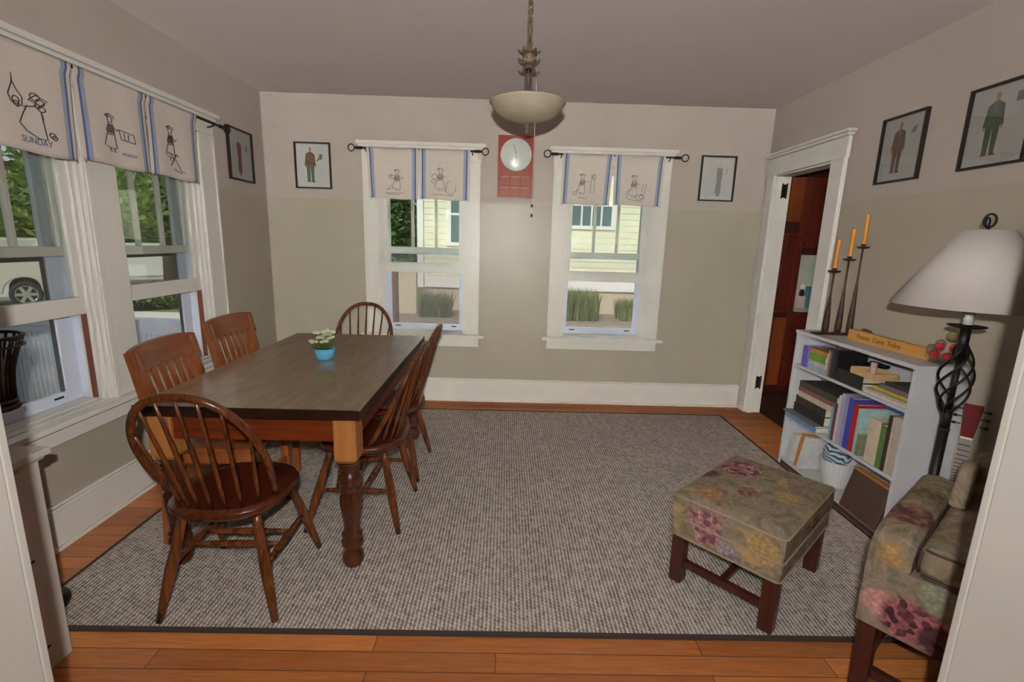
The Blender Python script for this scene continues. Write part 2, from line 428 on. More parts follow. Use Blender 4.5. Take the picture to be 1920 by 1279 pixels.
# ------------------------------------------------------------------ windows
def winmap(side):
    if side == 'L': return lambda u, d, z: (XL-d, u, z)
    return lambda u, d, z: (u, D+d, z)
class LB(MB):     # boxes in (along wall, outward depth, height)
    def __init__(s, side): super().__init__(); s.map = winmap(side)
    def b(s, u0, u1, d0, d1, z0, z1):
        a = s.map(u0, d0, z0); c = s.map(u1, d1, z1)
        return s.box(min(a[0], c[0]), max(a[0], c[0]), min(a[1], c[1]), max(a[1], c[1]), z0, z1)
def window(idx, side, op, zs, rail, low, storm_w=.05, brown=False):
    u0, u1 = op; root = sempty('window_%d' % idx, winmap(side)((u0+u1)/2, 0, zs))
    base = root.location.copy()
    def part(name, lb, m, par=root, **k):
        o = obj(name, lb, m, None, recentre=False, **k)
        o.data.transform(Matrix.Translation(-base)); o.parent = par; return o
    lb = LB(side); t = .014
    lb.b(u0, u0+t, 0, .16, zs, ZT); lb.b(u1-t, u1, 0, .16, zs, ZT); lb.b(u0+t, u1-t, 0, .16, ZT-t, ZT); lb.b(u0+t, u1-t, .05, .16, zs, zs+.006)
    lb.b(u0+t, u0+t+.014, .022, .04, zs, ZT-t); lb.b(u1-t-.014, u1-t, .022, .04, zs, ZT-t)
    lb.b(u0+t, u0+t+.012, .078, .084, zs+.006, ZT-t); lb.b(u1-t-.012, u1-t, .078, .084, zs+.006, ZT-t)
    part('window_frame', lb, M_trim)
    if brown:
        lb = LB(side); lb.b(u1-t-.004, u1-t, .04, .078, zs+.006, low[0]); lb.b(u0+t, u0+t+.004, .04, .078, zs+.006, low[0]); part('jamb_track', lb, M_brownjamb)
    a, b = u0+t+.001, u1-t-.001
    lb = LB(side); sw = .048
    lb.b(a, a+sw, .086, .116, rail[0], ZT-t-.002); lb.b(b-sw, b, .086, .116, rail[0], ZT-t-.002)
    lb.b(a+sw, b-sw, .086, .116, rail[0], rail[1]); lb.b(a+sw, b-sw, .086, .116, ZT-t-.05, ZT-t-.002)
    for k in (1, 2):
        uc = a+sw+(b-a-2*sw)*k/3; lb.b(uc-.012, uc+.012, .09, .112, rail[1], ZT-t-.05)
    us = part('upper_sash', lb, M_trim, bevel=.003)
    lb = LB(side); lb.b(a+sw, b-sw, .1, .103, rail[1], ZT-t-.05); part('glass_pane', lb, M_pane, us)
    lb = LB(side)
    lb.b(a, a+sw, .043, .074, low[1], ZT-t-.004); lb.b(b-sw, b, .043, .074, low[1], ZT-t-.004)
    lb.b(a, b, .043, .074, low[0], low[1]); lb.b(a+sw, b-sw, .043, .074, ZT-t-.04, ZT-t-.004)
    ls = part('lower_sash', lb, M_trim, bevel=.003)
    lb = LB(side); lb.b(a+sw, b-sw, .057, .06, low[1], ZT-t-.04); part('glass_pane', lb, M_pane, ls)
    lb = LB(side); d0, d1 = .126, .15; zb = zs+.008
    lb.b(a, a+storm_w, d0, d1, zb, ZT-t-.002); lb.b(b-storm_w, b, d0, d1, zb, ZT-t-.002)
    lb.b(a+storm_w, b-storm_w, d0, d1, zb, zb+.055); lb.b(a+storm_w, b-storm_w, d0, d1, ZT-.06, ZT-t-.002)
    lb.b(a+storm_w, b-storm_w, d0+.004, d1, 1.275, 1.31)
    sf = part('storm_frame', lb, M_storm, bevel=.002)
    lb = LB(side)
    for uu in (a+storm_w+.03, b-storm_w-.07): lb.b(uu, uu+.045, d0-.006, d0, zb+.03, zb+.038)
    part('latch', lb, M_black, sf)
    lb = LB(side); lb.b(a+storm_w, b-storm_w, .14, .1405, zb+.055, 1.275); part('insect_screen', lb, M_screen if idx == 3 else M_screen2, sf)
    if side == 'L':
        lb = LB(side); lb.b(a, a+.005, .086, .1255, zb, rail[0]-.002); lb.b(b-.005, b, .086, .1255, zb, rail[0]-.002); part('storm_flange', lb, M_storm, sf)
        lb = LB(side); lb.b(a+storm_w, a+storm_w+.012, .134, .146, zb+.055, 1.275); lb.b(b-storm_w-.012, b-storm_w, .134, .146, zb+.055, 1.275); lb.b(a+storm_w+.012, b-storm_w-.012, .134, .146, 1.255, 1.275)
        part('screen_edge', lb, plain('dark_screen_edge', (70, 70, 72), .6), sf)
    return root
window(1, 'L', W1, ZS1, (1.278, 1.322), (1.005, 1.088), .085, True)
window(2, 'L', W2, ZS1, (1.275, 1.320), (1.030, 1.114), .085, True)
window(3, 'B', W3, ZS3, (1.290, 1.336), (1.124, 1.205))
window(4, 'B', W4, ZS3, (1.292, 1.332), (1.084, 1.168))
def casing(name, side, openings, zs, ext=.115, hext=.04):
    lb = LB(side); first, last = openings[0][0], openings[-1][1]
    lb.b(first-ext, first+.006, -.021, 0, zs, ZT-.006); lb.b(last-.006, last+ext, -.021, 0, zs, ZT-.006)
    for i in range(len(openings)-1):
        g0, g1 = openings[i][1], openings[i+1][0]
        lb.b(g0-.006, g1+.006, -.021, 0, zs, ZT-.006); lb.b(g0, g0+.03, -.03, -.0215, zs, ZT-.006)
    for u in (first-ext, last+ext-.016): lb.b(u, u+.016, -.03, -.0215, zs, ZT-.006)
    lb.b(first-ext-.004, last+ext+.004, -.026, 0, ZT-.0055, 2.115)
    lb.b(first-ext-hext*.6, last+ext+hext*.6, -.04, 0, 2.1155, 2.135)
    lb.b(first-ext-hext, last+ext+hext, -.055, 0, 2.1355, 2.162)
    struct(name, lb, M_trim, bevel=.003)
    lb = LB(side)
    lb.b(first-ext-.045, last+ext+.045, -.062, 0, zs-.026, zs-.0005)
    for a, b in openings: lb.b(a+.0005, b-.0005, 0.0005, .05, zs-.0255, zs+.0035)
    lb.b(first-ext, last+ext, -.02, 0, zs-.108, zs-.0265); lb.b(first-ext, last+ext, -.034, -.0205, zs-.04, zs-.0265)
    return lb
n_ = [2]
def casing_set(side, ops, zs, ext=.115):
    lb = casing('trim_%d' % n_[0], side, ops, zs, ext); struct('trim_%d' % (n_[0]+1), lb, M_trim, bevel=.003); n_[0] += 2
casing_set('L', [W1, W2], ZS1, .15); casing_set('B', [W3], ZS3); casing_set('B', [W4], ZS3)

# ------------------------------------------------------------------ doorway in the right wall
dr = sempty('door_1', (XR, 3.65, 0)); db = Vector((XR, 3.65, 0))
def dpart(name, mb, m, **k):
    o = obj(name, mb, m, None, recentre=False, **k); o.data.transform(Matrix.Translation(-db)); o.parent = dr; return o
mb = MB()
mb.box(XR-.022, XR, 3.168, 3.306, 0, 1.980); mb.box(XR-.03, XR-.0225, 3.168, 3.186, 0, 1.980)
mb.box(XR-.022, XR, 3.994, 4.098, 0, 1.980)
mb.box(XR-.026, XR, 3.160, 4.100, 1.9805, 2.110); mb.box(XR-.045, XR, 3.142, 4.100, 2.1105, 2.128); mb.box(XR-.06, XR, 3.126, 4.100, 2.1285, 2.146)
dpart('door_casing', mb, M_trim, bevel=.003)
mb = MB()
mb.box(XR+.0005, XR+.12, 3.300, 3.316, 0, 1.985); mb.box(XR+.0005, XR+.12, 3.984, 4.0, 0, 1.985); mb.box(XR+.0005, XR+.12, 3.3165, 3.9835, 1.969, 1.985)
mb.box(XR+.0005, XR+.045, 3.972, 3.9835, 0, 1.968)
dpart('door_jamb', mb, M_trim, bevel=.002)
for z in (1.81, .225):
    mb = MB(); mb.box(XR+.05, XR+.085, 3.979, 3.9835, z, z+.1)
    mb.tube([(XR+.05, 3.977, z-.008), (XR+.05, 3.977, z+.108)], .006, 8); mb.tube([(XR+.088, 3.977, z-.008), (XR+.088, 3.977, z+.108)], .006, 8)
    dpart('hinge', mb, M_black)
# room beyond the doorway
mb = MB(); mb.box(XR+.12, 3.7, 2.4, 4.7, -.05, .002); struct('floor_beyond', mb, wood('dark_hall_floor', (44, 30, 24), (66, 46, 36), 0, .6, .4))
mb = MB(); mb.box(XR+.121, 3.7, 4.56, 4.62, .003, H); mb.box(3.64, 3.7, 2.4, 4.5595, .003, H); mb.box(XR+.121, 3.6395, 2.34, 2.3995, .003, H)
struct('wall_beyond', mb, plain('hall_paint', (150, 128, 110), .7))
mb = MB(); mb.box(XR+.12, 3.7, 2.34, 4.62, H, H+.05); struct('ceiling_beyond', mb, M_ceil)
wp = thing('panelled_cupboard', 'tall red-brown panelled wooden cupboard seen through the doorway', 'cupboard', (2.75, 4.545, 0))
M_red = wood('red_fir_panelling', (82, 28, 20), (112, 42, 26), 2, .7, .35, (70, 24, 18))
M_red2 = wood('orange_fir_board', (122, 58, 28), (146, 76, 38), 2, .7, .35, (112, 52, 26))
M_red3 = wood('dark_fir_rail', (52, 22, 20), (70, 30, 24), 0, .7, .35)
def wpart(name, bx, m, par=wp):
    mb = MB()
    for q in bx: mb.box(*q)
    return obj(name, mb, m, par, bevel=.003)
# local: x from -.44 .. , y 0 front toward camera is negative
xx = -.46
wpart('side_stile', [(-.36, -.255, -.02, 0, .02, 2.13)], M_red)
wpart('upper_panel', [(-.254, -.175, -.016, 0, 1.66, 2.045)], M_red); wpart('upper_panel', [(-.1745, -.051, -.016, 0, 1.66, 2.045)], M_red2)
wpart('rail', [(-.254, -.051, -.02, 0, 1.55, 1.6595)], M_red3); wpart('rail', [(-.254, .2, -.02, 0, 2.0455, 2.13)], M_red3)
wpart('lower_panel', [(-.254, -.15, -.016, 0, .822, 1.5495)], M_red); wpart('lower_panel', [(-.1495, -.051, -.016, 0, .822, 1.5495)], M_red)
wpart('rail', [(-.254, -.051, -.02, 0, .765, .8215)], M_red3)
wpart('bottom_panel', [(-.254, -.16, -.016, 0, .1, .7645)], M_red); wpart('bottom_panel', [(-.1595, -.051, -.016, 0, .1, .7645)], M_red2); wpart('rail', [(-.254, .2, -.02, 0, .003, .0995)], M_red3)
wpart('stile', [(-.0505, .0, -.024, 0, .1, 2.045)], M_red); wpart('upper_door', [(.0005, .2, -.02, 0, 1.43, 2.045)], M_red)
wpart('rail', [(.0005, .2, -.024, 0, 1.36, 1.4295)], M_red3); wpart('lower_door', [(.0005, .2, -.02, 0, .1, .83)], M_red)
for z in (1.545, 1.462):
    mb = MB(); mb.lathe([(.008, 0), (.008, -.012), (.016, -.018), (.016, -.026), (0, -.03)], (-.001, -.0245, z), 14, 'y'); obj('knob', mb, M_black, wp)
wpart('mirror_stand_in', [(.0005, .2, -.004, 0, .87, 1.3595)], plain('mirror_bright_green', (176, 180, 160), .5)); wpart('small_shelf', [(.0005, .2, -.07, 0, .8305, .8695)], plain('grey_shelf', (150, 156, 152), .5))  # pale panel in place of a bright mirror opening, brightness in its colour
mb = MB(); mb.box(2.775, 2.83, 4.49, 4.53, .87, .98); tag(obj('soap_carton', mb, plain('pink_carton', (214, 176, 172), .6), bevel=.003), 'pale pink carton on the small shelf in the cupboard', 'box')
t = thing('bottle', 'dark bottle with a pale cap standing on the small shelf behind the pink carton', 'bottle', (2.80, 4.51, .98))
mb = MB(); mb.lathe([(.022, 0), (.024, .02), (.02, .05), (.012, .062)], n=16); obj('bottle_body', mb, M_black, t)
mb = MB(); mb.lathe([(.013, .062), (.02, .08), (.014, .11), (0, .115)], n=16); obj('bottle_cap', mb, plain('pale_cap', (206, 206, 200), .4), t)
mb = MB(); mb.box(2.845, 2.905, 4.495, 4.538, .8702, 1.07); tag(obj('tissue_box', mb, plain('teal_box', (84, 130, 142), .5), bevel=.004), 'teal box at the right end of the small shelf', 'box')
mb = MB(); mb.box(2.72, 2.86, 4.40, 4.52, 2.131, 2.19); tag(obj('storage_box', mb, plain('pale_green_tin', (146, 160, 150), .5), bevel=.006), 'pale green box lying on top of the red-brown cupboard', 'box')

# ------------------------------------------------------------------ rug
rg = thing('area_rug', 'large grey woven area rug with a dark bound edge', 'rug', (.06, 2.68, 0))
RX0, RX1, RY0, RY1 = -1.735, 1.855, 1.49, 3.86
mb = MB(); mb.box(RX0+.016-.06, RX1-.016-.06, RY0+.016-2.68, RY1-.016-2.68, .001, .012); obj('rug_weave', mb, M_rug, rg)
mb = MB()
mb.box(RX0-.06, RX1-.06, RY0-2.68, RY0+.0155-2.68, .001, .013); mb.box(RX0-.06, RX1-.06, RY1-.0155-2.68, RY1-2.68, .001, .013)
mb.box(RX0-.06, RX0+.0155-.06, RY0+.016-2.68, RY1-.016-2.68, .001, .013); mb.box(RX1-.0155-.06, RX1-.06, RY0+.016-2.68, RY1-.016-2.68, .001, .013)
obj('rug_binding', mb, M_rugedge, rg)
ZR = .0137

# ------------------------------------------------------------------ dining table
TX0, TX1, TY0, TY1, TZ = -1.437, -.553, 1.795, 3.315, .74
tb = thing('dining_table', 'long dark-topped dining table on bulbous turned legs', 'table', ((TX0+TX1)/2, (TY0+TY1)/2, ZR))
hx, hy, hz = (TX1-TX0)/2, (TY1-TY0)/2, TZ-ZR
mb = MB(); mb.box(-hx, hx, -hy, hy, hz-.045, hz); 
mb.mi = [1]*6
for i, f in enumerate(mb.f):
    if all(abs(mb.v[k].z-hz) < 1e-6 for k in f): mb.mi[i] = 0
obj('tabletop', mb, [M_top, M_topedge], tb, bevel=.004)
lx, ly = hx-.075, hy-.075
for sx in (-1, 1):
    mb = MB(); mb.box(sx*(lx+.02)-.012, sx*(lx+.02)+.012, -ly+.0465, ly-.0465, hz-.152, hz-.0455); obj('apron', mb, M_apron, tb, bevel=.002)
for sy in (-1, 1):
    mb = MB(); mb.box(-lx+.0465, lx-.0465, sy*(ly+.02)-.012, sy*(ly+.02)+.012, hz-.152, hz-.0455); obj('apron', mb, M_apron, tb, bevel=.002)
def table_leg(cx, cy):
    leg = bpy.data.objects.new('leg', None); COL.objects.link(leg); leg.parent = tb; leg.location = (cx, cy, 0)
    zb = .478
    mb = MB(); w = .046; c = .016
    mb.hexa([(-w, -w, zb+.02), (w, -w, zb+.02), (w, w, zb+.02), (-w, w, zb+.02), (-w, -w, hz-.046), (w, -w, hz-.046), (w, w, hz-.046), (-w, w, hz-.046)])
    mb.hexa([(-w+c, -w+c, zb), (w-c, -w+c, zb), (w-c, w-c, zb), (-w+c, w-c, zb), (-w, -w, zb+.0199), (w, -w, zb+.0199), (w, w, zb+.0199), (-w, w, zb+.0199)])
    obj('leg_block', mb, M_legblock, leg, bevel=.003)
    mb = MB()
    prof = [(.036, 0), (.044, .014), (.047, .034), (.043, .058), (.03, .074), (.03, .08), (.042, .088), (.046, .1), (.046, .116), (.04, .126), (.037, .132), (.044, .14), (.043, .15), (.034, .158),
            (.034, .19), (.038, .23), (.044, .27), (.047, .3), (.044, .325), (.036, .338), (.036, .344), (.046, .35), (.046, .362), (.038, .368),
            (.042, .38), (.049, .398), (.048, .418), (.038, .434), (.033, .44), (.042, .446), (.044, .456), (.036, .462), (.042, .468), (.042, .4775)]
    mb.lathe(prof, n=28); obj('leg_turning', mb, M_legturn, leg)
    return leg
for sx in (-1, 1):
    for sy in (-1, 1): table_leg(sx*lx, sy*ly)

# ------------------------------------------------------------------ windsor chairs
def windsor():
    t = thing('windsor_chair', 'x', 'chair')
    # seat: shield shape
    poly = []
    for i in range(40):
        a = 2*PI*i/40; x = math.cos(a); y = math.sin(a)
        r = 1/((abs(x)**2.6+abs(y)**2.6)**(1/2.6))
        w = .218+.0*y; px = r*x*(.205+.018*max(0, y)); py = r*y*.205
        poly.append((px, py))
    mb = MB(); n = len(poly)
    rings = [(.93, .395), (1.0, .412), (1.0, .424), (.965, .436), (.80, .432), (.4, .427)]
    vs = []
    for k, (s_, z) in enumerate(rings):
        for (x, y) in poly: vs.append((x*s_, y*s_, z))
    fs = []
    for k in range(len(rings)-1):
        for i in range(n): j = (i+1) % n; fs.append((k*n+i, k*n+j, (k+1)*n+j, (k+1)*n+i))
    fs.append(tuple(reversed(range(n)))); fs.append(tuple((len(rings)-1)*n+i for i in range(n)))
    mb._add(vs, fs, True); obj('seat', mb, M_chair_seat, t)
    tops = [(-.125, -.12), (.125, -.12), (-.135, .125), (.135, .125)]; feet = [(-.205, -.205), (.205, -.205), (-.213, .235), (.213, .235)]
    def lp(k, f): return Vector((tops[k][0]+(feet[k][0]-tops[k][0])*f, tops[k][1]+(feet[k][1]-tops[k][1])*f, .405*(1-f)+.0046*f))
    for k in range(4):
        mb = MB(); mb.tube([lp(k, f) for f in (0, .12, .3, .5, .62, .8, 1)], [.0135, .015, .0175, .0205, .0195, .0165, .0125], 12); obj('leg', mb, M_chair, t)
    def stretch(a, b): 
        mb = MB(); pts = [a.lerp(b, f) for f in (0, .15, .35, .5, .65, .85, 1)]; mb.tube(pts, [.008, .0095, .0125, .0145, .0125, .0095, .008], 10); obj('stretcher', mb, M_chair, t)
    L = [lp(0, .5), lp(2, .5)]; Rr = [lp(1, .5), lp(3, .5)]
    stretch(*L); stretch(*Rr)
    stretch(L[0].lerp(L[1], .38), Rr[0].lerp(Rr[1], .38)); stretch(L[0].lerp(L[1], .62), Rr[0].lerp(Rr[1], .62))
    # bow
    def bow(a):   # a 0..pi
        c, s_ = math.cos(a), max(0, math.sin(a)); zz = .43+.46*(s_**.82)
        xw = .178+.055*math.sin(PI*min(1, (zz-.43)/.46*1.0)*.62)
        x = xw*(abs(c)**.8)*(1 if c > 0 else -1)
        y = -.058-.09*(s_**.5)-.155*((zz-.43)/.46)
        return Vector((x, y, zz))
    N = 48
    mb = MB(); mb.tube([bow(PI*i/N) for i in range(N+1)], [.0135 if 3 < i < N-3 else .012 for i in range(N+1)], 12); obj('bow', mb, M_chair, t)
    bp = [bow(PI*i/200) for i in range(201)]
    for k in range(7):
        f = (k-3)/3.0; b0 = Vector((.138*f, -.168+.052*f*f, .428)); xt = .192*f*(.98)
        top = min((p for p in bp if p.z > .6), key=lambda p: abs(p.x-xt)+(0 if p.z > .6 else 9))
        mb = MB(); pts = [b0.lerp(top, q) for q in (0, .15, .3, .5, .75, 1)]; mb.tube(pts, [.006, .0075, .0085, .0075, .006, .005], 8); obj('spindle', mb, M_chair, t)
    return t
G_w = 'dark bow-back chairs at the dining table'
w0 = windsor()
def place(o, x, y, rz, label, group, z=ZR): o.location = (x, y, z); o.rotation_euler = (0, 0, rz); tag(o, label, group=group)
wn_ = [copy_tree(w0) for _ in range(3)]
place(w0, -1.02, 1.73, .03, 'dark bow-back wooden chair at the near end of the table, back to the viewer', G_w)
place(wn_[0], -.68, 2.29, PI/2-.02, 'bow-back wooden chair on the right side of the table, nearer of the two', G_w)
place(wn_[1], -.68, 2.80, PI/2-.02, 'bow-back wooden chair on the right side of the table, farther from the viewer', G_w)
place(wn_[2], -1.055, 3.41, PI+.02, 'bow-back wooden chair at the far end of the table under the window', G_w)

# ------------------------------------------------------------------ slat-back oak chairs
def slat_chair():
    t = thing('slat_back_chair', 'x', 'chair')
    mb = MB(); mb.hexa([(-.19, -.19, .43), (.19, -.19, .43), (.21, .2, .43), (-.21, .2, .43), (-.19, -.19, .455), (.19, -.19, .455), (.21, .2, .455), (-.21, .2, .455)])
    obj('seat', mb, M_oak, t, bevel=.008)
    for sx in (-1, 1):
        mb = MB(); mb.bar((sx*.18, .17, 0), (sx*.18, .17, .4295), .036, .036, (0, 1, 0)); obj('leg', mb, M_oak, t, bevel=.003)
        mb = MB()
        zs = [(0, -.215), (.25, -.2), (.429, -.2), (.46, -.212), (.62, -.228), (.80, -.262), (.885, -.28)]
        for i in range(len(zs)-1):
            (z0, y0), (z1, y1) = zs[i], zs[i+1]; q = .018
            mb.hexa([(sx*.2-q, y0-q, z0), (sx*.2+q, y0-q, z0), (sx*.2+q, y0+q, z0), (sx*.2-q, y0+q, z0), (sx*.2-q, y1-q, z1), (sx*.2+q, y1-q, z1), (sx*.2+q, y1+q, z1), (sx*.2-q, y1+q, z1)])
        obj('rear_post', mb, M_oak, t)
    mb = MB()
    NS = 12
    for i in range(NS):
        a, b = i/NS, (i+1)/NS
        def P(f, z, dy):
            x = -.228+.456*f; y = -.262+ (z-.8)*-.21 - .03*(1-(2*f-1)**2); return (x, y+dy, z)
        zt = lambda f: .895+.012*(1-(2*f-1)**4)
        mb.hexa([P(a, .795, .0), P(b, .795, .0), P(b, .795, .024), P(a, .795, .024), P(a, zt(a), 0), P(b, zt(b), 0), P(b, zt(b), .024), P(a, zt(a), .024)])
    obj('crest_rail', mb, M_oak_y, t, bevel=.004)
    mb = MB(); mb.bar((-.182, -.222, .55), (.182, -.222, .55), .02, .04); obj('back_rail', mb, M_oak, t, bevel=.003)
    for k in range(6):
        x = -.135+.27*k/5; mb = MB(); mb.bar((x, -.222, .5705), (x*1.08, -.274, .7955), .03, .011, (0, 1, 0)); obj('slat', mb, M_oak, t)
    for sx in (-1, 1):
        mb = MB(); mb.bar((sx*.187, -.183, .2), (sx*.18, .153, .2), .016, .024); obj('stretcher', mb, M_oak, t)
        mb = MB(); mb.bar((sx*.188, -.183, .405), (sx*.18, .153, .405), .018, .048); obj('seat_rail', mb, M_oak, t)
    mb = MB(); mb.bar((-.163, .17, .24), (.163, .17, .24), .02, .03); obj('stretcher', mb, M_oak, t)
    return t
s0 = slat_chair(); s1 = copy_tree(s0)
G_s = 'orange oak slat-back chairs on the window side'
place(s0, -1.295, 2.205, -PI/2+.05, 'orange oak slat-back chair beside the windows, nearer to the viewer', G_s)
place(s1, -1.385, 2.885, -PI/2-.02, 'orange oak slat-back chair beside the windows, farther down the table', G_s)

# ------------------------------------------------------------------ plant on the table
pl = thing('flower_pot', 'small white-flowered plant in a sky-blue pot on the dining table', 'potted plant', (-.982, 2.60, TZ))
mb = MB(); mb.lathe([(.036, 0), (.044, .006), (.052, .03), (.056, .062), (.053, .062), (.049, .032), (.04, .01), (0, .01)], n=28); obj('pot', mb, plain('sky_blue_glaze', (104, 184, 224), .25), pl)
mb = MB(); mb.lathe([(0, .05), (.05, .05)], n=20, cap=False); obj('soil', mb, plain('dark_soil', (36, 50, 40), .9), pl)
M_leaf = plain('pot_leaf', (96, 112, 58), .5, var=.3); M_petal = plain('white_green_petal', (214, 220, 186), .6, var=.08)
rnd = random.Random(3)
mb = MB()
for k in range(22):
    a = rnd.uniform(0, 2*PI); e = rnd.uniform(.3, 1.2); L = rnd.uniform(.05, .085); p0 = Vector((.025*math.cos(a), .025*math.sin(a), .05)); d = Vector((math.cos(a)*math.cos(e), math.sin(a)*math.cos(e), math.sin(e))); sd_ = d.cross(Vector((0, 0, 1))).normalized()*.011
    m = p0+d*L*.5+Vector((0, 0, .006)); mb._add([p0, m+sd_, p0+d*L, m-sd_], [(0, 1, 2, 3)])
obj('leaf', mb, M_leaf, pl, solid=.001)
blooms = [(-.055, -.01, .098), (-.012, -.02, .125), (.02, -.01, .14), (-.02, .012, .148), (.034, .0, .122), (.006, .02, .155), (-.03, -.02, .15), (.03, .03, .145), (.01, -.03, .105)]
mb = MB()
for b in blooms: mb.tube([(b[0]*.3, b[1]*.3, .055), (b[0]*.7, b[1]*.7, b[2]*.75), (b[0], b[1], b[2])], .0018, 6)
obj('stem', mb, M_leaf, pl)
for b in blooms:
    mb = MB()
    for k in range(5):
        a = 2*PI*k/5+b[0]*30; c = Vector(b)+Vector((math.cos(a)*.013, math.sin(a)*.013, .004*math.sin(k*2)))
        mb.sphere(c, .0135, 8, 6, (1, 1, .6))
    mb.sphere(Vector(b)+Vector((0, 0, .006)), .006, 8, 6)
    obj('blossom', mb, M_petal, pl)

# ------------------------------------------------------------------ pictures
M_skin = plain('print_skin', (196, 150, 112), .6); INK = {}
def figure(mb, kind, mats):
    """drawn figures as paper-thin shapes; (x,y) fractions of the sheet, 0,0 lower left; returns list of (poly, material index)"""
    out = []
    def ell(cx, cy, rx, ry, n=14): return [(cx+rx*math.cos(2*PI*i/n), cy+ry*math.sin(2*PI*i/n)) for i in range(n)]
    if kind in ('jacket', 'suit', 'green'):
        cx = .42
        out.append((ell(cx, .875, .042, .048), 1))
        out.append(([(cx-.025, .80), (cx+.025, .80), (cx+.025, .85), (cx-.025, .85)], 1))
        out.append(([(cx-.13, .50), (cx+.12, .50), (cx+.115, .77), (cx+.03, .815), (cx-.03, .815), (cx-.12, .775)], 2))
        out.append(([(cx-.175, .50), (cx-.115, .49), (cx-.1, .76), (cx-.135, .76)], 2)); out.append(([(cx+.11, .49), (cx+.165, .50), (cx+.135, .76), (cx+.1, .76)], 2))
        out.append((ell(cx-.145, .475, .022, .026, 8), 1)); out.append((ell(cx+.14, .475, .022, .026, 8), 1))
        out.append(([(cx-.105, .15), (cx-.015, .15), (cx+.0, .50), (cx-.12, .50)], 3)); out.append(([(cx+.02, .15), (cx+.1, .15), (cx+.115, .50), (cx+.0, .50)], 3))
        out.append(([(cx-.12, .125), (cx-.01, .125), (cx-.01, .15), (cx-.10, .15)], 4)); out.append(([(cx+.02, .12), (cx+.14, .12), (cx+.10, .15), (cx+.02, .15)], 4))
        if kind != 'jacket': out.append(([(cx-.02, .68), (cx+.012, .68), (cx+.03, .8), (cx-.03, .8)], 5))
        if kind == 'jacket': out.append(([(.72, .62), (.78, .66), (.80, .76), (.70, .76), (.69, .70)], 5)); out.append(([(.62, .58), (.70, .66), (.69, .70), (.63, .63)], 4))
        elif kind == 'suit': out.append(([(.70, .70), (.82, .73), (.82, .83), (.76, .80), (.71, .76)], 5))
        else: out.append(([(.72, .74), (.86, .74), (.86, .86), (.72, .86)], 5))
    else:
        cx = .46 if kind == 'gown' else .56
        out.append((ell(cx, .86, .034, .042), 1)); out.append(([(cx-.03, .72), (cx+.03, .72), (cx+.012, .83), (cx-.012, .83)], 1))
        out.append(([(cx-.09, .5), (cx-.06, .5), (cx-.04, .78), (cx-.09, .74)], 2)); out.append(([(cx+.06, .5), (cx+.09, .5), (cx+.09, .74), (cx+.04, .78)], 2))
        out.append(([(cx-.10, .16), (cx+.08, .14), (cx+.07, .5), (cx+.075, .77), (cx+.02, .74), (cx-.02, .74), (cx-.075, .77), (cx-.07, .5)], 2))
        out.append(([(cx-.04, .09), (cx+.04, .09), (cx+.03, .14), (cx-.03, .15)], 4))
        out.append(([(.74, .6), (.8, .6), (.81, .74), (.75, .76)], 5))
    return out
def picture(label, face, c, z0, z1, w, kind, cols):
    """face: 'L' hangs on left wall, 'B' back, 'R' right ; c is centre along the wall"""
    if face == 'L': o, u, v, n = Vector((XL, c, z0)), Vector((0, 1, 0)), Vector((0, 0, 1)), Vector((1, 0, 0))
    elif face == 'B': o, u, v, n = Vector((c, D, z0)), Vector((1, 0, 0)), Vector((0, 0, 1)), Vector((0, -1, 0))
    else: o, u, v, n = Vector((XR, c, z0)), Vector((0, -1, 0)), Vector((0, 0, 1)), Vector((-1, 0, 0))
    t = thing('framed_print', label, 'picture', o); h = z1-z0; b = .011; d0, d1 = .002, .022
    def bx(mb, a0, a1, k0, k1, e0, e1):
        mb.hexa([u*a0+v*k0+n*e0, u*a1+v*k0+n*e0, u*a1+v*k0+n*e1, u*a0+v*k0+n*e1, u*a0+v*k1+n*e0, u*a1+v*k1+n*e0, u*a1+v*k1+n*e1, u*a0+v*k1+n*e1])
    mb = MB(); bx(mb, -w/2, w/2, 0, b, d0, d1); bx(mb, -w/2, w/2, h-b, h, d0, d1); bx(mb, -w/2, -w/2+b, b, h-b, d0, d1); bx(mb, w/2-b, w/2, b, h-b, d0, d1)
    obj('frame', mb, M_frame, t)
    mb = MB(); bx(mb, -w/2+b, w/2-b, b, h-b, .004, .008); mats = [M_paper]+[plain('ink_%d_%d_%d' % q, q, .6) for q in cols]
    pw, ph = w-2*b, h-2*b
    for i, (poly, mi) in enumerate(figure(mb, kind, mats)):
        mb.cur = mi; e = .0081+.00012*i
        mb._add([u*(-pw/2+x*pw)+v*(b+y*ph)+n*e for x, y in poly], [tuple(range(len(poly)))])
    mb.cur = 0
    me = obj('print', mb, mats, t)
    mb = MB(); bx(mb, -w/2+b, w/2-b, b, h-b, .0135, .0145); obj('glass_front', mb, M_pic_glass, t)
    return t
M_pic_glass = glass_mat('picture_glass', (.98, .98, .98), .015)
picture('black-framed print of a slim reddish gown on the left wall by the corner', 'L', 3.755, 1.785, 2.145, .33, 'gown', [(206, 176, 150), (132, 92, 74), (120, 90, 80), (90, 76, 70), (120, 120, 122)])
picture('black-framed print of a man in brown jacket and green trousers left of the windows', 'B', -1.573, 1.782, 2.138, .288, 'jacket', [(190, 150, 110), (122, 90, 66), (86, 106, 82), (70, 62, 60), (112, 128, 132)])
picture('black-framed print of a pale grey long dress right of the windows on the back wall', 'B', 1.718, 1.778, 2.134, .287, 'dress', [(202, 190, 182), (150, 148, 150), (150, 148, 150), (110, 108, 108), (184, 184, 186)])
picture('black-framed print of a man in a brown suit on the right wall', 'R', 2.746, 1.782, 2.132, .296, 'suit', [(176, 140, 112), (124, 98, 82), (120, 96, 80), (84, 70, 64), (140, 136, 132)])
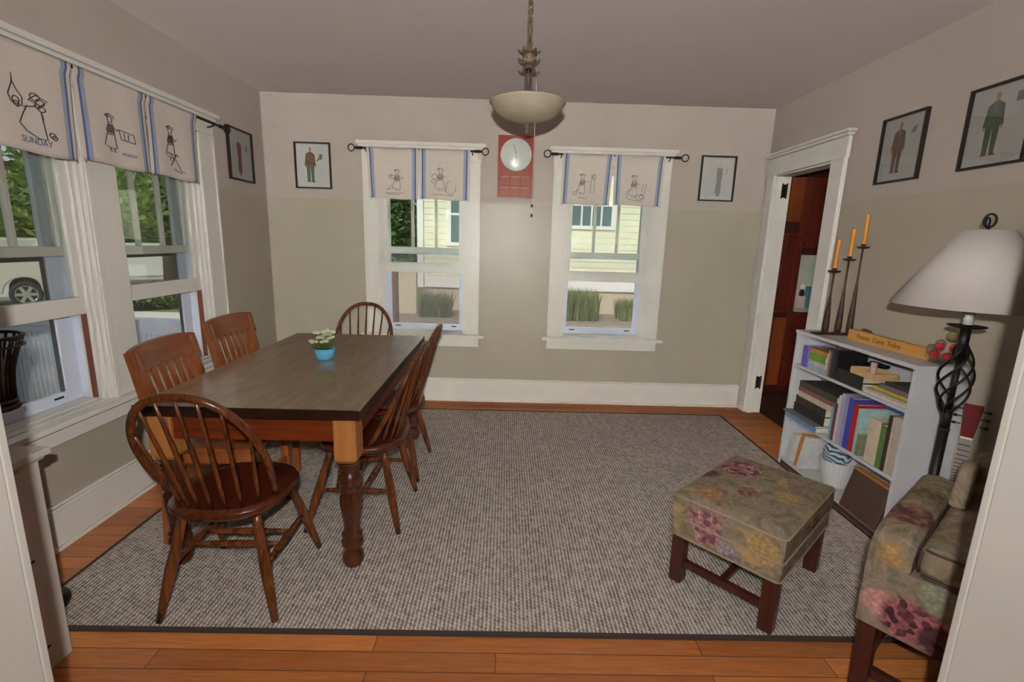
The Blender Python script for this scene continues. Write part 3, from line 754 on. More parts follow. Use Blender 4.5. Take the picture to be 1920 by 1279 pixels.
picture('black-framed print of a man in a green suit, cut by the photo\'s right edge', 'R', 2.22, 1.785, 2.136, .30, 'green', [(186, 144, 100), (92, 106, 90), (94, 108, 92), (110, 80, 66), (112, 122, 126)])

# ------------------------------------------------------------------ clock
ck = thing('wall_clock', 'orange-red panel clock with a round white dial between the two back windows', 'clock', (.064, D, 1.762))
M_red_p = None
def clock_panel_mat():
    t = NT('orange_red_panel'); v = t.coord(); sp = t.new('SeparateXYZ'); t.ln(v, sp.inputs[0])
    f = t.new('MapRange'); f.inputs['From Min'].default_value = .0; f.inputs['From Max'].default_value = .46; t.ln(sp.outputs[2], f.inputs['Value'])
    return t.fin(t.ramp(f.outputs[0], [(0, srgb(154, 76, 52)), (.4, srgb(150, 54, 24)), (1, srgb(152, 48, 14))]), .45)
mb = MB(); mb.box(-.146, .148, -.014, -.002, 0, .478); obj('panel', mb, clock_panel_mat(), ck, bevel=.002)
mb = MB(); mb.lathe([(.124, -.0145), (.126, -.020), (.122, -.022), (0, -.022)], (.0, 0, .33), 48, 'y'); obj('dial', mb, plain('white_dial', (206, 212, 204), .25, var=.01), ck)
mb = MB(); mb.bar((0, -.0245, .33), (-.022, -.0245, .402), .003, .002, (0, 1, 0)); obj('clock_hand', mb, M_black, ck)
mb = MB(); mb.bar((0, -.0255, .345), (.001, -.0255, .262), .003, .002, (0, 1, 0)); obj('clock_hand', mb, M_black, ck)
mb = MB(); mb.lathe([(.006, -.0225), (.006, -.028), (0, -.03)], (0, 0, .33), 14, 'y'); obj('hub', mb, plain('pale_hub', (220, 220, 214), .2), ck)
mb = MB()
for r in range(2):
    for k in range(3):
        x = -.118+.083*k; z = .162-.085*r; mb.box(x, x+.066, -.0150, -.0141, z-.004, z)
        for q in range(5): mb.box(x, x+.066, -.0147, -.0141, z-.014-.011*q, z-.0132-.011*q)
obj('month_table', mb, plain('pale_red_line', (206, 138, 116), .5), ck)

# ------------------------------------------------------------------ curtain rods and valances
def rod(name_label, side, a, b, z=2.098, off=.07, brackets=(), tag_u=None):
    mp = winmap(side); t = thing('curtain_rod', name_label, 'curtain rod', mp((a+b)/2, -off, z)); o0 = Vector(t.location)
    P = lambda u, d=0, zz=0: Vector(mp(u, -off-d, z+zz))-o0
    mb = MB(); mb.tube([P(a), P(b)], .007, 10); obj('rod', mb, M_black, t)
    for e, s_ in ((a, -1), (b, 1)):
        mb = MB(); mb.tube([P(e), P(e+s_*.012), P(e+s_*.02), P(e+s_*.05), P(e+s_*.06)], [.009, .013, .011, .012, .006], 10)
        c = P(e+s_*.088); du = P(e+1)-P(e); ring = []
        for i in range(24):
            an = 2*PI*i/24; ring.append(c+du*math.cos(an)*.026+(P(e, .3)-P(e)).normalized()*0.006*math.cos(an)+Vector((0, 0, 1))*math.sin(an)*.026)
        mb.tube(ring, .0045, 8, True); obj('ring_finial', mb, M_black, t)
    for u in brackets:
        mb = MB(); mb.tube([P(u, 0, -.008), P(u, -.03, -.022), P(u, -off+.004, -.022)], .0045, 8); mb.bar(P(u, -off+.003, -.05), P(u, -off+.003, .0), .014, .004, P(u+1)-P(u)); obj('bracket', mb, M_black, t)
    return t
rod('black curtain rod above the windows on the left wall', 'L', 1.36, 3.40, 2.092, brackets=(1.45, 3.34))
rod('black ring-ended curtain rod above the left of the two back windows', 'B', -1.155, -.27, brackets=(-1.135, -.285))
rod('black ring-ended curtain rod above the right of the two back windows', 'B', .40, 1.33, brackets=(.425, 1.30))
mb = MB(); mb.box(-.243, -.205, D-.05, D-.0315, 2.055, 2.10); mb.box(-.238, -.21, D-.056, D-.0505, 2.04, 2.075); tag(obj('shade_bracket', mb, plain('cream_plastic', (222, 208, 170), .5), bevel=.004), 'small cream plastic bracket by the ring finial left of the clock', 'bracket')
G_v = 'embroidered cream valances'
def valance(label, side, top, bot, z1, z0, art, words=None, word_pos=(.5, .2), word_size=.03, wave=0.004):
    mp = winmap(side); off = .07
    t = thing('valance', label, 'curtain', mp((top[0]+top[1])/2, -off, z0), 0, G_v); o0 = Vector(t.location)
    def P(u, v, d=0):     # u 0..1 left-right, v 0..1 up
        a = bot[0]+(top[0]-bot[0])*v; b = bot[1]+(top[1]-bot[1])*v; uu = a+(b-a)*u
        sag = -.006*math.sin(PI*u)*(1-v)+.004*math.sin(6*u)*(1-v)
        ddep = wave*math.sin(u*9+v*1.3)*(1-v*.8)+.010*(1-v)*math.sin(PI*u)+(.0 if v < .93 else .009)
        return Vector(mp(uu, -(off+ddep+d), z0+(z1-z0)*v+sag))-o0
    us = [0, .012, .05, .078, .095, .13]+[.13+.74*i/16 for i in range(1, 16)]+[.87, .905, .922, .95, .988, 1]
    mts = {3: 1, 2: 2, 4: 0, 23: 1, 24: 2}
    mb = MB(); nv = 16
    vs = [P(u, j/nv) for j in range(nv+1) for u in us]; n = len(us)
    mb.v = vs
    for j in range(nv):
        for i in range(n-1):
            mb.f.append([j*n+i, j*n+i+1, (j+1)*n+i+1, (j+1)*n+i]); um = (us[i]+us[i+1])/2
            mb.mi.append(1 if (.05 < um < .078 or .922 < um < .95) else 2 if (.078 < um < .13 or .87 < um < .922) else 0); mb.sm.append(True)
    obj('cloth', mb, [M_cloth, M_blue1, M_blue2], t, solid=.0015)
    mb = MB()
    for line in art:
        pts = [P(x, y, .0022) for x, y in line]
        mb.tube(pts, .0016 if side == 'B' else .0023, 5)
    obj('embroidery', mb, M_thread, t)
    if words:
        cu = bpy.data.curves.new('lettering', 'FONT'); cu.body = words; cu.size = word_size; cu.align_x = 'CENTER'; cu.align_y = 'CENTER'; cu.extrude = .0004
        to = bpy.data.objects.new('lettering', cu); COL.objects.link(to); dg = bpy.context.evaluated_depsgraph_get()
        me = bpy.data.meshes.new_from_object(to.evaluated_get(dg)); bpy.data.objects.remove(to)
        wdt = abs(top[1]-top[0]); hgt = z1-z0
        for vv in me.vertices:
            x, y, zz = vv.co; vv.co = P(word_pos[0]+x/wdt, word_pos[1]+y/hgt, .003+zz)
        me.materials.clear(); me.materials.append(M_thread_b); wo_ = bpy.data.objects.new('lettering', me); COL.objects.link(wo_); wo_.parent = t
    mb = MB(); 
    for u in (0.03, .985): mb.tube([P(u, .0, .002), P(u+.01, -.03, .002)], .002, 5)
    obj('tie', mb, M_thread, t)
    return t
def arc(cx, cy, rx, ry, a0=0, a1=360, n=14): return [(cx+rx*math.cos(math.radians(a0+(a1-a0)*i/n)), cy+ry*math.sin(math.radians(a0+(a1-a0)*i/n))) for i in range(n+1)]
def girl(cx, cy, s, face=1, skirt=True, hatch=True):
    L = []
    L.append(arc(cx, cy+.30*s, .05*s, .055*s)); L.append(arc(cx+.01*face*s, cy+.33*s, .085*s, .06*s, 0, 180)); L.append([(cx-.1*s, cy+.36*s), (cx-.02*s, cy+.40*s), (cx-.03*s, cy+.34*s), (cx-.1*s, cy+.36*s)])
    L.append([(cx-.045*s, cy+.24*s), (cx-.06*s, cy+.12*s), (cx-.17*s, cy-.16*s), (cx-.05*s, cy-.20*s), (cx+.10*s, cy-.19*s), (cx+.07*s, cy+.12*s), (cx+.05*s, cy+.24*s)])
    L.append([(cx+.05*face*s, cy+.2*s), (cx+.13*face*s, cy+.13*s), (cx+.17*face*s, cy+.17*s)]); L.append([(cx-.05*face*s, cy+.2*s), (cx-.1*face*s, cy+.1*s), (cx, cy+.08*s)])
    if hatch:
        for k in range(5): L.append([(cx-.05*s+.022*k*s, cy+.22*s), (cx-.07*s+.03*k*s, cy+.08*s)])
        for k in range(4): L.append([(cx-.09*s, cy+.03*s+.03*k*s), (cx+.06*s, cy+.05*s+.03*k*s)])
    L.append([(cx-.05*s, cy-.2*s), (cx-.05*s, cy-.25*s), (cx-.01*s, cy-.25*s)]); L.append([(cx+.04*s, cy-.2*s), (cx+.04*s, cy-.25*s), (cx+.08*s, cy-.25*s)])
    return L
art_sun = [[(.34, .62), (.34, .70), (.335, .62), (.30, .54), (.28, .50), (.30, .44), (.36, .40), (.41, .43), (.42, .50), (.37, .56), (.34, .62)], arc(.35, .46, .035, .035), arc(.35, .43, .03, .02),
           [(.46, .44), (.40, .34), (.36, .26), (.42, .20), (.55, .15), (.64, .155), (.62, .28), (.60, .42)]]+[arc(.55, .54, .05, .035), arc(.60, .50, .045, .03), [(.48, .5), (.56, .56), (.68, .53), (.60, .47), (.48, .5)], arc(.61, .44, .04, .025), arc(.57, .46, .03, .02), [(.60, .42), (.62, .34)], arc(.70, .21, .035, .025), arc(.72, .19, .03, .02), [(.42, .42), (.50, .44), (.56, .46)]]
art_mon = girl(.42, .34, .66)+[[(.54, .45), (.74, .43), (.76, .33), (.56, .34), (.54, .45)], [(.60, .43), (.61, .35), (.66, .35), (.66, .42)]]
art_tue = girl(.42, .42, .72, 1)+[[(.36, .34), (.50, .26), (.60, .12), (.66, .11)], [(.52, .34), (.38, .16)], [(.34, .33), (.56, .32)], [(.45, .13), (.60, .09)]]
art_wed = girl(.58, .33, .66)+[[(.38, .18), (.46, .28), (.52, .22), (.38, .18)], arc(.48, .44, .06, .03), arc(.44, .45, .03, .03), [(.33, .11), (.72, .13)], [(.36, .09), (.62, .09)], [(.70, .44), (.66, .38)]]
art_thu = girl(.42, .36, .7)+[arc(.62, .26, .11, .13, 100, 380), arc(.30, .46, .05, .05), arc(.28, .36, .05, .03), [(.28, .10), (.68, .10)], [(.50, .16), (.56, .30)]]
art_fri = girl(.42, .36, .64)+[arc(.64, .56, .045, .05), [(.585, .525), (.655, .595)], [(.585, .595), (.655, .525)], [(.59, .5), (.59, .24), (.66, .24), (.66, .5)], arc(.28, .22, .04, .03), [(.36, .14), (.54, .13)], [(.30, .25), (.38, .32)]]
art_sat = girl(.42, .34, .7)+[[(.58, .28), (.60, .44), (.66, .44), (.64, .26), (.56, .24)], arc(.55, .18, .09, .05), arc(.58, .2, .05, .04), [(.33, .12), (.62, .10)], arc(.36, .22, .09, .1, 60, 260)]
valance('cream valance embroidered SUNDAY with a church scene, on the left-wall rod', 'L', (1.885, 2.291), (1.875, 2.264), 2.098, 1.70, art_sun, 'SUNDAY', (.52, .115), .034)
valance('cream valance embroidered MONDAY with a washing scene, middle of the left-wall rod', 'L', (2.299, 2.728), (2.291, 2.712), 2.098, 1.708, art_mon, 'MONDAY', (.66, .17), .021, wave=.007)
valance('cream valance with an ironing girl, nearest the corner on the left-wall rod', 'L', (2.733, 3.146), (2.717, 3.120), 2.098, 1.706, art_tue, wave=.007)
valance('cream valance at the left of the left back window, embroidered with a seated figure', 'B', (-1.124, -.711), (-1.110, -.716), 2.104, 1.72, art_wed)
valance('cream valance at the right of the left back window, embroidered with a round-skirted figure', 'B', (-.706, -.300), (-.709, -.306), 2.104, 1.722, art_thu)
valance('cream valance at the left of the right back window, embroidered with a tall clock', 'B', (.438, .846), (.432, .828), 2.104, 1.718, art_fri)
valance('cream valance at the right of the right back window, embroidered with a baking figure', 'B', (.853, 1.260), (.860, 1.246), 2.104, 1.72, art_sat)

# ------------------------------------------------------------------ pendant lamp
pd = thing('pendant_lamp', 'frosted glass bowl pendant lamp hanging on a chain from the ceiling', 'lamp', (.084, 2.41, 1.92))
z = lambda a: a-1.92
def frosted():
    t = NT('frosted_bowl_glass'); n = t.noise(t.coord('Object', (1, 1, 2)), 9, 3)
    t.fin(t.ramp(n.outputs[0], [(.3, srgb(200, 188, 162)), (.7, srgb(218, 206, 180))]), .25)
    t.p.inputs['Transmission Weight'].default_value = .06; return t.m
mb = MB(); pr = [(.014, z(1.947)), (.05, z(1.950)), (.1, z(1.964)), (.138, z(1.985)), (.160, z(2.008)), (.170, z(2.026)), (.177, z(2.032)), (.176, z(2.036)), (.166, z(2.036)), (.156, z(2.014)), (.132, z(1.99)), (.1, z(1.971)), (.05, z(1.957)), (.014, z(1.955))]
mb.lathe(pr, n=56, cap=False); obj('glass_bowl', mb, frosted(), pd)
M_star = plain('etched_star', (222, 214, 180), .4)
mb = MB()
for k in range(6):
    a = 2*PI*k/6+.26; r0, r1, r2 = .085, .122, .15
    zz = lambda r: z(1.947)+(.079*((r-.014)/.156)**2.0)-.0012
    def q(r, da): return (r*math.cos(a+da), r*math.sin(a+da), zz(r)-.001)
    mb._add([q(r0, 0), q(r1, -.16), q(r2, 0), q(r1, .16)], [(0, 1, 2, 3)])
obj('etched_motif', mb, M_star, pd)
mb = MB(); mb.lathe([(0, z(1.9)), (.006, z(1.902)), (.008, z(1.912)), (.004, z(1.92)), (.006, z(1.926)), (.012, z(1.934)), (.013, z(1.944)), (.009, z(1.951))], n=18); obj('finial', mb, M_brass, pd)
mb = MB(); mb.lathe([(.022, z(1.9605)), (.022, z(2.14)), (.018, z(2.165)), (.014, z(2.17))], n=20); obj('glass_neck', mb, glass_mat('clear_neck_glass', (.86, .86, .88), .12, .05), pd)
mb = MB(); mb.tube([(0, 0, z(1.953)), (0, 0, z(2.27))], .006, 10); obj('stem', mb, M_brass, pd)
mb = MB(); mb.lathe([(.012, z(2.16)), (.017, z(2.168)), (.014, z(2.176))], n=18); obj('collar', mb, plain('dark_bronze', (70, 54, 42), .35, .7), pd)
for zc, r in ((2.19, .044), (2.235, .046)):
    mb = MB(); n = 48
    vs = [(0.012*math.cos(2*PI*i/n), .012*math.sin(2*PI*i/n), z(zc)) for i in range(n)]+[(r*(1+.14*math.cos(6*2*PI*i/n))*math.cos(2*PI*i/n), r*(1+.14*math.cos(6*2*PI*i/n))*math.sin(2*PI*i/n), z(zc)+.014+.006*math.cos(6*2*PI*i/n)) for i in range(n)]
    mb._add(vs, [(i, (i+1) % n, n+(i+1) % n, n+i) for i in range(n)], True); obj('ruffled_cup', mb, M_brass, pd, solid=.004)
mb = MB(); mb.lathe([(.014, z(2.178)), (.022, z(2.2)), (.024, z(2.235)), (.014, z(2.265)), (.004, z(2.275))], n=20); obj('socket_cap', mb, M_brass, pd)
def link(c, L, r, rot, rad):
    pts = []
    for i in range(20):
        a = 2*PI*i/20; x = r*math.cos(a); y = (L/2-r)*(1 if math.sin(a) > 0 else -1)+r*math.sin(a)
        pts.append((c[0]+x*math.cos(rot), c[1]+x*math.sin(rot), c[2]+y))
    return pts
zc = 2.28; k = 0
while zc < 2.485:
    mb = MB(); L = .046; mb.tube(link((0, 0, z(zc+L/2)), L, .010, (k % 2)*PI/2+.3, .0), .003, 7, True); obj('chain_link', mb, M_brass, pd); zc += L-.013; k += 1
mb = MB(); mb.lathe([(.004, z(2.476)), (.02, z(2.478)), (.05, z(2.488)), (.06, z(2.5020))], n=28); obj('ceiling_canopy', mb, M_brass, pd)
mb = MB(); mb.tube([(.038, -.005, z(2.245)), (.037, -.005, z(2.0)), (.036, -.005, z(1.53))], .0016, 6); obj('pull_cord', mb, plain('white_cord', (216, 210, 200), .7), pd)
for zz in (1.565, 1.52):
    mb = MB(); mb.lathe([(.001, 0), (.005, .004), (.005, .012), (.001, .018)], (.036, -.005, z(zz)), 10); obj('cord_bead', mb, M_black, pd)

# ------------------------------------------------------------------ bookcase
BX0, BX1, BY0, BY1, BZ = 1.872, 2.132, 2.088, 3.004, .905
BZ0 = .001
bc = thing('bookcase', 'low white bookcase with two shelves against the right wall', 'bookcase', ((BX0+BX1)/2, (BY0+BY1)/2, BZ0))
def bpart(name, x0, x1, y0, y1, z0, z1, m=M_white, bev=.0015):
    mb = MB(); mb.box(x0-bc.location.x, x1-bc.location.x, y0-bc.location.y, y1-bc.location.y, z0-BZ0, z1-BZ0); return obj(name, mb, m, bc, bevel=bev)
bpart('side_panel', BX0, BX1-.006, BY0, BY0+.018, BZ0, BZ-.0205); bpart('side_panel', BX0, BX1-.006, BY1-.018, BY1, BZ0, BZ-.0205)
bpart('top', BX0-.004, BX1, BY0-.006, BY1+.006, BZ-.02, BZ); bpart('back_panel', BX1-.0055, BX1, BY0, BY1, BZ0, BZ-.0205)
bpart('shelf', BX0+.003, BX1-.006, BY0+.0185, BY1-.0185, .672, .688); bpart('shelf', BX0+.003, BX1-.006, BY0+.0185, BY1-.0185, .326, .342)
bpart('bottom_shelf', BX0+.003, BX1-.006, BY0+.0185, BY1-.0185, .03, .046); bpart('plinth', BX0+.005, BX0+.02, BY0+.0185, BY1-.0185, BZ0, .0295, plain('dark_plinth', (74, 52, 46), .6))
for (yy, zz) in ((BY1-.0183, .40), (BY1-.0183, .30)):
    mb = MB(); mb.cyl((BX0+.03-bc.location.x, yy-.002-bc.location.y, zz-BZ0), .006, .002, 10, 'y'); obj('shelf_pin_cap', mb, plain('grey_pin', (170, 170, 176), .3), bc)
Z1, Z2, Z3 = .6885, .3425, .0465
XF = 1.885
M_page = plain('book_pages', (226, 214, 190), .8, var=.08, scale=80)
def upright(label, y1, th, h, dp, col, zb, x0=XF, group=None, lean=0, name='book', rough=.45, cat='book'):
    """book standing on a shelf, spine to the room; y1 is its far side"""
    t = thing(name, label, cat, (x0, y1-th/2, zb), 0, group); c = .0022; m = plain('cover_%d_%d_%d' % col, col, rough, var=.12, scale=30)
    sh = lambda zz: lean*zz
    def hx(mb, xa, xb, ya, yb, za, zb_): mb.hexa([(xa, ya+sh(za), za), (xb, ya+sh(za), za), (xb, yb+sh(za), za), (xa, yb+sh(za), za), (xa, ya+sh(zb_), zb_), (xb, ya+sh(zb_), zb_), (xb, yb+sh(zb_), zb_), (xa, yb+sh(zb_), zb_)])
    mb = MB(); hx(mb, 0, c, -th/2, th/2, 0, h); hx(mb, c, dp, -th/2, -th/2+c, 0, h); hx(mb, c, dp, th/2-c, th/2, 0, h); obj('cover', mb, m, t)
    mb = MB(); hx(mb, c, dp-.004, -th/2+c, th/2-c, .003, h-.003); obj('pages', mb, M_page, t)
    return t
def flat(label, y0, y1, z0, th, dp, col, x0=XF, group=None, name='book', cat='book', rot=0, pages=True, m=None):
    t = thing(name, label, cat, (x0+dp/2, (y0+y1)/2, z0), rot, group); w = y1-y0; c = .0022
    m = m or plain('cover_%d_%d_%d' % col, col, .45, var=.12, scale=30); mb = MB()
    if pages:
        mb.box(-dp/2, dp/2, -w/2, w/2, 0, c); mb.box(-dp/2, dp/2, -w/2, w/2, th-c, th); mb.box(-dp/2, -dp/2+c, -w/2, w/2, c, th-c); obj('cover', mb, m, t)
        mb = MB(); mb.box(-dp/2+c, dp/2-.003, -w/2+.004, w/2-.004, c, th-c); obj('pages', mb, M_page, t)
    else:
        mb.box(-dp/2, dp/2, -w/2, w/2, 0, th); obj('cover', mb, m, t, bevel=.001)
    return t
# top shelf
upright('purple book at the far left end of the top shelf', 2.935, .044, .132, .16, (124, 108, 196), Z1)
z0 = Z1
for lab, th, w, col in (('pale blue book at the bottom of the small stack beside the purple book', .03, .165, (176, 190, 206)), ('grey-white book second from the bottom of the small stack on the top shelf', .028, .155, (196, 200, 190)),
                        ('bright green book in the small stack on the top shelf', .046, .15, (120, 164, 66)), ('orange-brown book topmost of the small stack on the top shelf', .026, .16, (196, 146, 84))):
    flat(lab, 2.868-w, 2.868, z0, th, .16, col); z0 += th+.0004
y = 2.698
for lab, th, h, col in (('pinkish slim book leading the dark row on the top shelf', .014, .15, (188, 160, 156)), ('mauve-grey slim book between pinkish and dark books on the top shelf', .013, .148, (132, 112, 116)),
                        ('charcoal slim book in the dark row on the top shelf', .02, .158, (62, 60, 66)), ('black slim book second in the dark row on the top shelf', .018, .16, (38, 36, 40)), ('black slim book last in the dark row, against the flat black books', .016, .162, (28, 26, 30))):
    upright(lab, y, th, h, .17, col, Z1); y -= th+.0006
flat('thick black book lying flat at the bottom under the tan tray', 2.40, 2.608, Z1, .036, .2, (40, 38, 36), x0=XF-.004); flat('black book lying flat on top of another, under the tan tray', 2.405, 2.606, Z1+.0365, .036, .195, (34, 34, 34), x0=XF-.002)
mb = MB(); mb.box(1.96, 2.06, 2.506, 2.605, Z1+.073, Z1+.11); mb.box(2.015, 2.05, 2.44, 2.56, Z1+.1105, Z1+.128); tag(obj('spectacle_case', mb, M_black, bevel=.008), 'black case lying on the flat black books behind the tan tray', 'case')
tr = thing('wooden_tray', 'tan open tray standing on the flat black books, holding a pink tumbler', 'tray', (1.945, 2.418, Z1+.073))
mb = MB(); mb.box(-.065, .065, -.085, .085, 0, .006); mb.box(-.065, -.059, -.085, .085, .006, .036); mb.box(.059, .065, -.085, .085, .006, .036); mb.box(-.059, .059, -.085, -.079, .006, .036); mb.box(-.059, .059, .079, .085, .006, .036); obj('tray_body', mb, plain('tan_card', (214, 174, 124), .6), tr, bevel=.003)
t = thing('tumbler', 'small pink glass tumbler standing in the tan tray', 'glass', (1.94, 2.42, Z1+.0795)); mb = MB(); mb.lathe([(.012, 0), (.014, .004), (.015, .07), (.013, .07), (.012, .006), (0, .006)], n=18); obj('tumbler_body', mb, plain('pink_glass', (206, 170, 166), .1), t)
z0 = Z1
for lab, th, y0_, y1_, col in (('white magazine at the bottom of the pile on the right of the top shelf', .014, 2.13, 2.395, (220, 210, 204)), ('pink-edged magazine second in the pile on the right of the top shelf', .012, 2.12, 2.385, (206, 180, 178)), ('green magazine in the pile on the right of the top shelf', .01, 2.122, 2.33, (136, 156, 84)),
                               ('yellow magazine under the grey folder on the top shelf', .012, 2.12, 2.34, (212, 176, 76))):
    flat(lab, y0_, y1_, z0, th, .2, col, name='magazine', cat='magazine', pages=False); z0 += th+.0004
t = flat('grey folder lying on the magazines at the right of the top shelf', 2.125, 2.315, z0, .02, .19, (112, 106, 108), x0=1.90, name='folder', cat='folder', pages=False)
flat('dark pamphlet topmost of the pile at the right of the top shelf', 2.14, 2.32, z0+.0204, .006, .16, (66, 62, 64), x0=1.93, name='pamphlet', cat='pamphlet', pages=False)
# middle shelf: flat stack on the left
z0 = Z2
for lab, th, y0_, y1_, dp, col, x0_ in (('blue book at the bottom of the tall flat stack on the middle shelf', .034, 2.66, 2.975, .22, (126, 156, 208), XF-.03), ('thin grey pad second from the bottom of the flat stack, jutting out', .012, 2.65, 2.975, .24, (122, 122, 120), XF-.045),
                                       ('black album in the middle of the flat stack, lower of the two', .055, 2.645, 2.945, .2, (46, 42, 40), XF), ('black album in the middle of the flat stack, upper of the two', .05, 2.65, 2.94, .2, (56, 52, 48), XF+.004),
                                       ('cream album in the flat stack below the patterned book', .034, 2.60, 2.915, .21, (214, 194, 172), XF), ('red and cream patterned book near the top of the flat stack', .026, 2.585, 2.925, .2, (146, 100, 88), XF+.002), ('charcoal album topmost of the flat stack on the middle shelf', .038, 2.575, 2.925, .2, (74, 70, 66), XF+.004)):
    flat(lab, y0_, y1_, z0, th, dp, col, x0=x0_); z0 += th+.0005
upright('aqua book standing right of the black albums on the middle shelf', 2.632 if False else 2.598, .018, .19, .19, (130, 190, 200), Z2)
upright('picture book with a dark red and blue cover beside the aqua book', 2.578, .022, .215, .2, (120, 66, 72), Z2)
y = 2.553
for lab, th, h, col in (('white slim book left of the lavender books on the middle shelf', .018, .272, (214, 212, 214)), ('pale lavender book, left of the two on the middle shelf', .03, .29, (188, 178, 198)), ('lavender-blue book, right of the two on the middle shelf', .026, .288, (160, 160, 204)),
                        ('royal blue book left of the red one on the middle shelf', .04, .284, (72, 78, 172)), ('bright red book on the middle shelf', .034, .262, (188, 40, 46))):
    upright(lab, y, th, h, .2, col, Z2); y -= th+.0012
upright('pale aqua tall book right of the red book on the middle shelf', y, .024, .25, .21, (168, 200, 198), Z2); y -= .026
upright('mottled green slim book behind the cream book on the middle shelf', y, .018, .12, .15, (128, 134, 104), Z2, x0=XF-.002)
upright('aqua-backed wide book behind the cream book on the middle shelf', y-.02, .06, .262, .1, (176, 198, 190), Z2, x0=XF+.13)
flat('colourful flat book lying on top of the books at the right of the middle shelf', 2.205, 2.36, Z2+.264, .02, .12, (70, 110, 160), x0=XF+.11)
upright('thick cream book at the right of the middle shelf', 2.312, .076, .232, .12, (222, 204, 178), Z2)
upright('green book right of the thick cream book', 2.2335, .032, .224, .17, (98, 132, 76), Z2)
upright('dark brown tall book right of the green book', 2.199, .022, .286, .19, (72, 48, 42), Z2)
upright('narrow cream book between dark brown and beige ones', 2.1755, .014, .286, .19, (206, 192, 172), Z2)
upright('wide beige book at the right end of the middle shelf', 2.160, .05, .292, .2, (198, 184, 170), Z2)
# bottom shelf
upright('white folder stack with a dark clip at the left of the bottom shelf', 2.962, .05, .2, .2, (214, 210, 212), Z3, name='folder', cat='folder', lean=-.2)
upright('orange folder standing on the bottom shelf', 2.862, .026, .235, .2, (206, 146, 70), Z3, name='folder', cat='folder', lean=-.18)
upright('white pad with scribbled drawing leaning by the orange folder', 2.83, .026, .225, .2, (218, 216, 216), Z3, name='drawing_pad', cat='pad', lean=-.2)
t = thing('ribbed_planter', 'white ribbed bowl on the bottom shelf holding a blue patterned ball', 'bowl', (1.975, 2.60, Z3))
mb = MB(); n = 72; prof = [(.05, 0), (.07, .06), (.088, .13), (.094, .165), (.088, .165), (.08, .12), (.06, .02)]
vs = []
for (r, zz) in prof:
    for i in range(n): a = 2*PI*i/n; rr = r*(1+(.025 if i % 3 == 0 else 0)); vs.append((rr*math.cos(a), rr*math.sin(a), zz))
mb._add(vs, [(k*n+i, k*n+(i+1) % n, (k+1)*n+(i+1) % n, (k+1)*n+i) for k in range(len(prof)-1) for i in range(n)]+[tuple(reversed(range(n))), tuple((len(prof)-1)*n+i for i in range(n))], False); obj('bowl_body', mb, plain('white_ceramic', (222, 218, 218), .4, var=.02), t)
def ball_mat():
    t = NT('blue_patterned_ball'); w = t.new('TexWave', wave_type='RINGS'); w.inputs['Scale'].default_value = 14; w.inputs['Distortion'].default_value = 9; w.inputs['Detail'].default_value = 1; t.ln(t.coord('Object', (1, 1, 1)), w.inputs['Vector'])
    return t.fin(t.ramp(w.outputs['Fac'], [(.3, srgb(70, 98, 118)), (.5, srgb(140, 172, 186)), (.62, srgb(196, 204, 208))]), .12)
mb = MB(); mb.sphere((1.965, 2.60, Z3+.198), .074, 28, 18); tag(obj('patterned_ball', mb, ball_mat()), 'shiny blue and silver patterned ball resting in the white ribbed bowl', 'ball')
lf = thing('leather_case', 'brown leather document case with a tan edge on the bottom shelf', 'case', (1.925, 2.245, Z3))
mb = MB(); mb.hexa([(-.075, -.125, 0), (.06, -.125, 0), (.06, .14, 0), (-.075, .14, 0), (-.035, -.125, .222), (.0, -.125, .222), (.0, .125, .222), (-.035, .125, .222)]); obj('case_body', mb, plain('brown_leather', (84, 62, 52), .5, var=.12), lf, bevel=.01)
mb = MB(); mb.box(-.036, .002, -.12, .12, .2225, .232); obj('edge_lining', mb, plain('tan_lining', (190, 124, 66), .6), lf, bevel=.002)

# on top of the bookcase
ch = thing('candle_holder', 'dark iron holder with three stems of rising height on the bookcase', 'candle holder', (2.005, 2.86, BZ))
mb = MB(); mb.box(-.125, .12, -.03, .03, 0, .008)
for k in range(9): mb.sphere((-.112+.027*k, random.uniform(-.024, .024), .009), .012, 8, 6, (1, 1, .45))
obj('holder_base', mb, M_rust, ch)
G_c = 'orange candles in the three-stem holder'
for (dx, zt, lab, top) in ((-.055, 1.297, 'orange taper candle in the shortest stem of the iron holder', 1.477), (.023, 1.368, 'orange taper candle in the middle stem of the iron holder', 1.535), (.093, 1.441, 'orange taper candle in the tallest stem of the iron holder', 1.622)):
    h = zt-BZ
    mb = MB(); mb.lathe([(.017, .008), (.0185, .05), (.016, .12), (.009, h*.52), (.0055, h*.62), (.005, h*.8), (.0055, h-.02)], (dx, 0, 0), 14); obj('stem', mb, M_rust, ch)
    mb = MB(); mb.lathe([(.006, h-.022), (.028, h-.018), (.035, h-.010), (.034, h-.008), (.028, h-.014), (.012, h-.015), (.0125, h+.006), (.010, h+.006), (.010, h-.004), (0, h-.004)], (dx, 0, 0), 22); obj('drip_pan', mb, M_rust, ch)
    t = thing('candle', lab, 'candle', (2.005+dx, 2.86, zt-.0035), 0, G_c)
    L = top-zt
    mb = MB(); mb.lathe([(.0095, 0), (.0105, .03), (.0105, L-.01), (.008, L), (0, L+.002)], n=14); obj('wax', mb, M_orange_candle, t)
    mb = MB(); mb.tube([(0, 0, L), (.001, 0, L+.008)], .001, 6); obj('wick', mb, M_black, t)
sg = thing('name_sign', 'long honey-coloured wooden block with hand lettering on the bookcase', 'sign', (2.015, 2.452, BZ), .03)
mb = MB(); mb.hexa([(-.018, -.265, 0), (.018, -.265, 0), (.018, .265, 0), (-.018, .265, 0), (-.018, -.265, .056), (.018, -.265, .056), (.018, .262, .062), (-.018, .262, .062)])
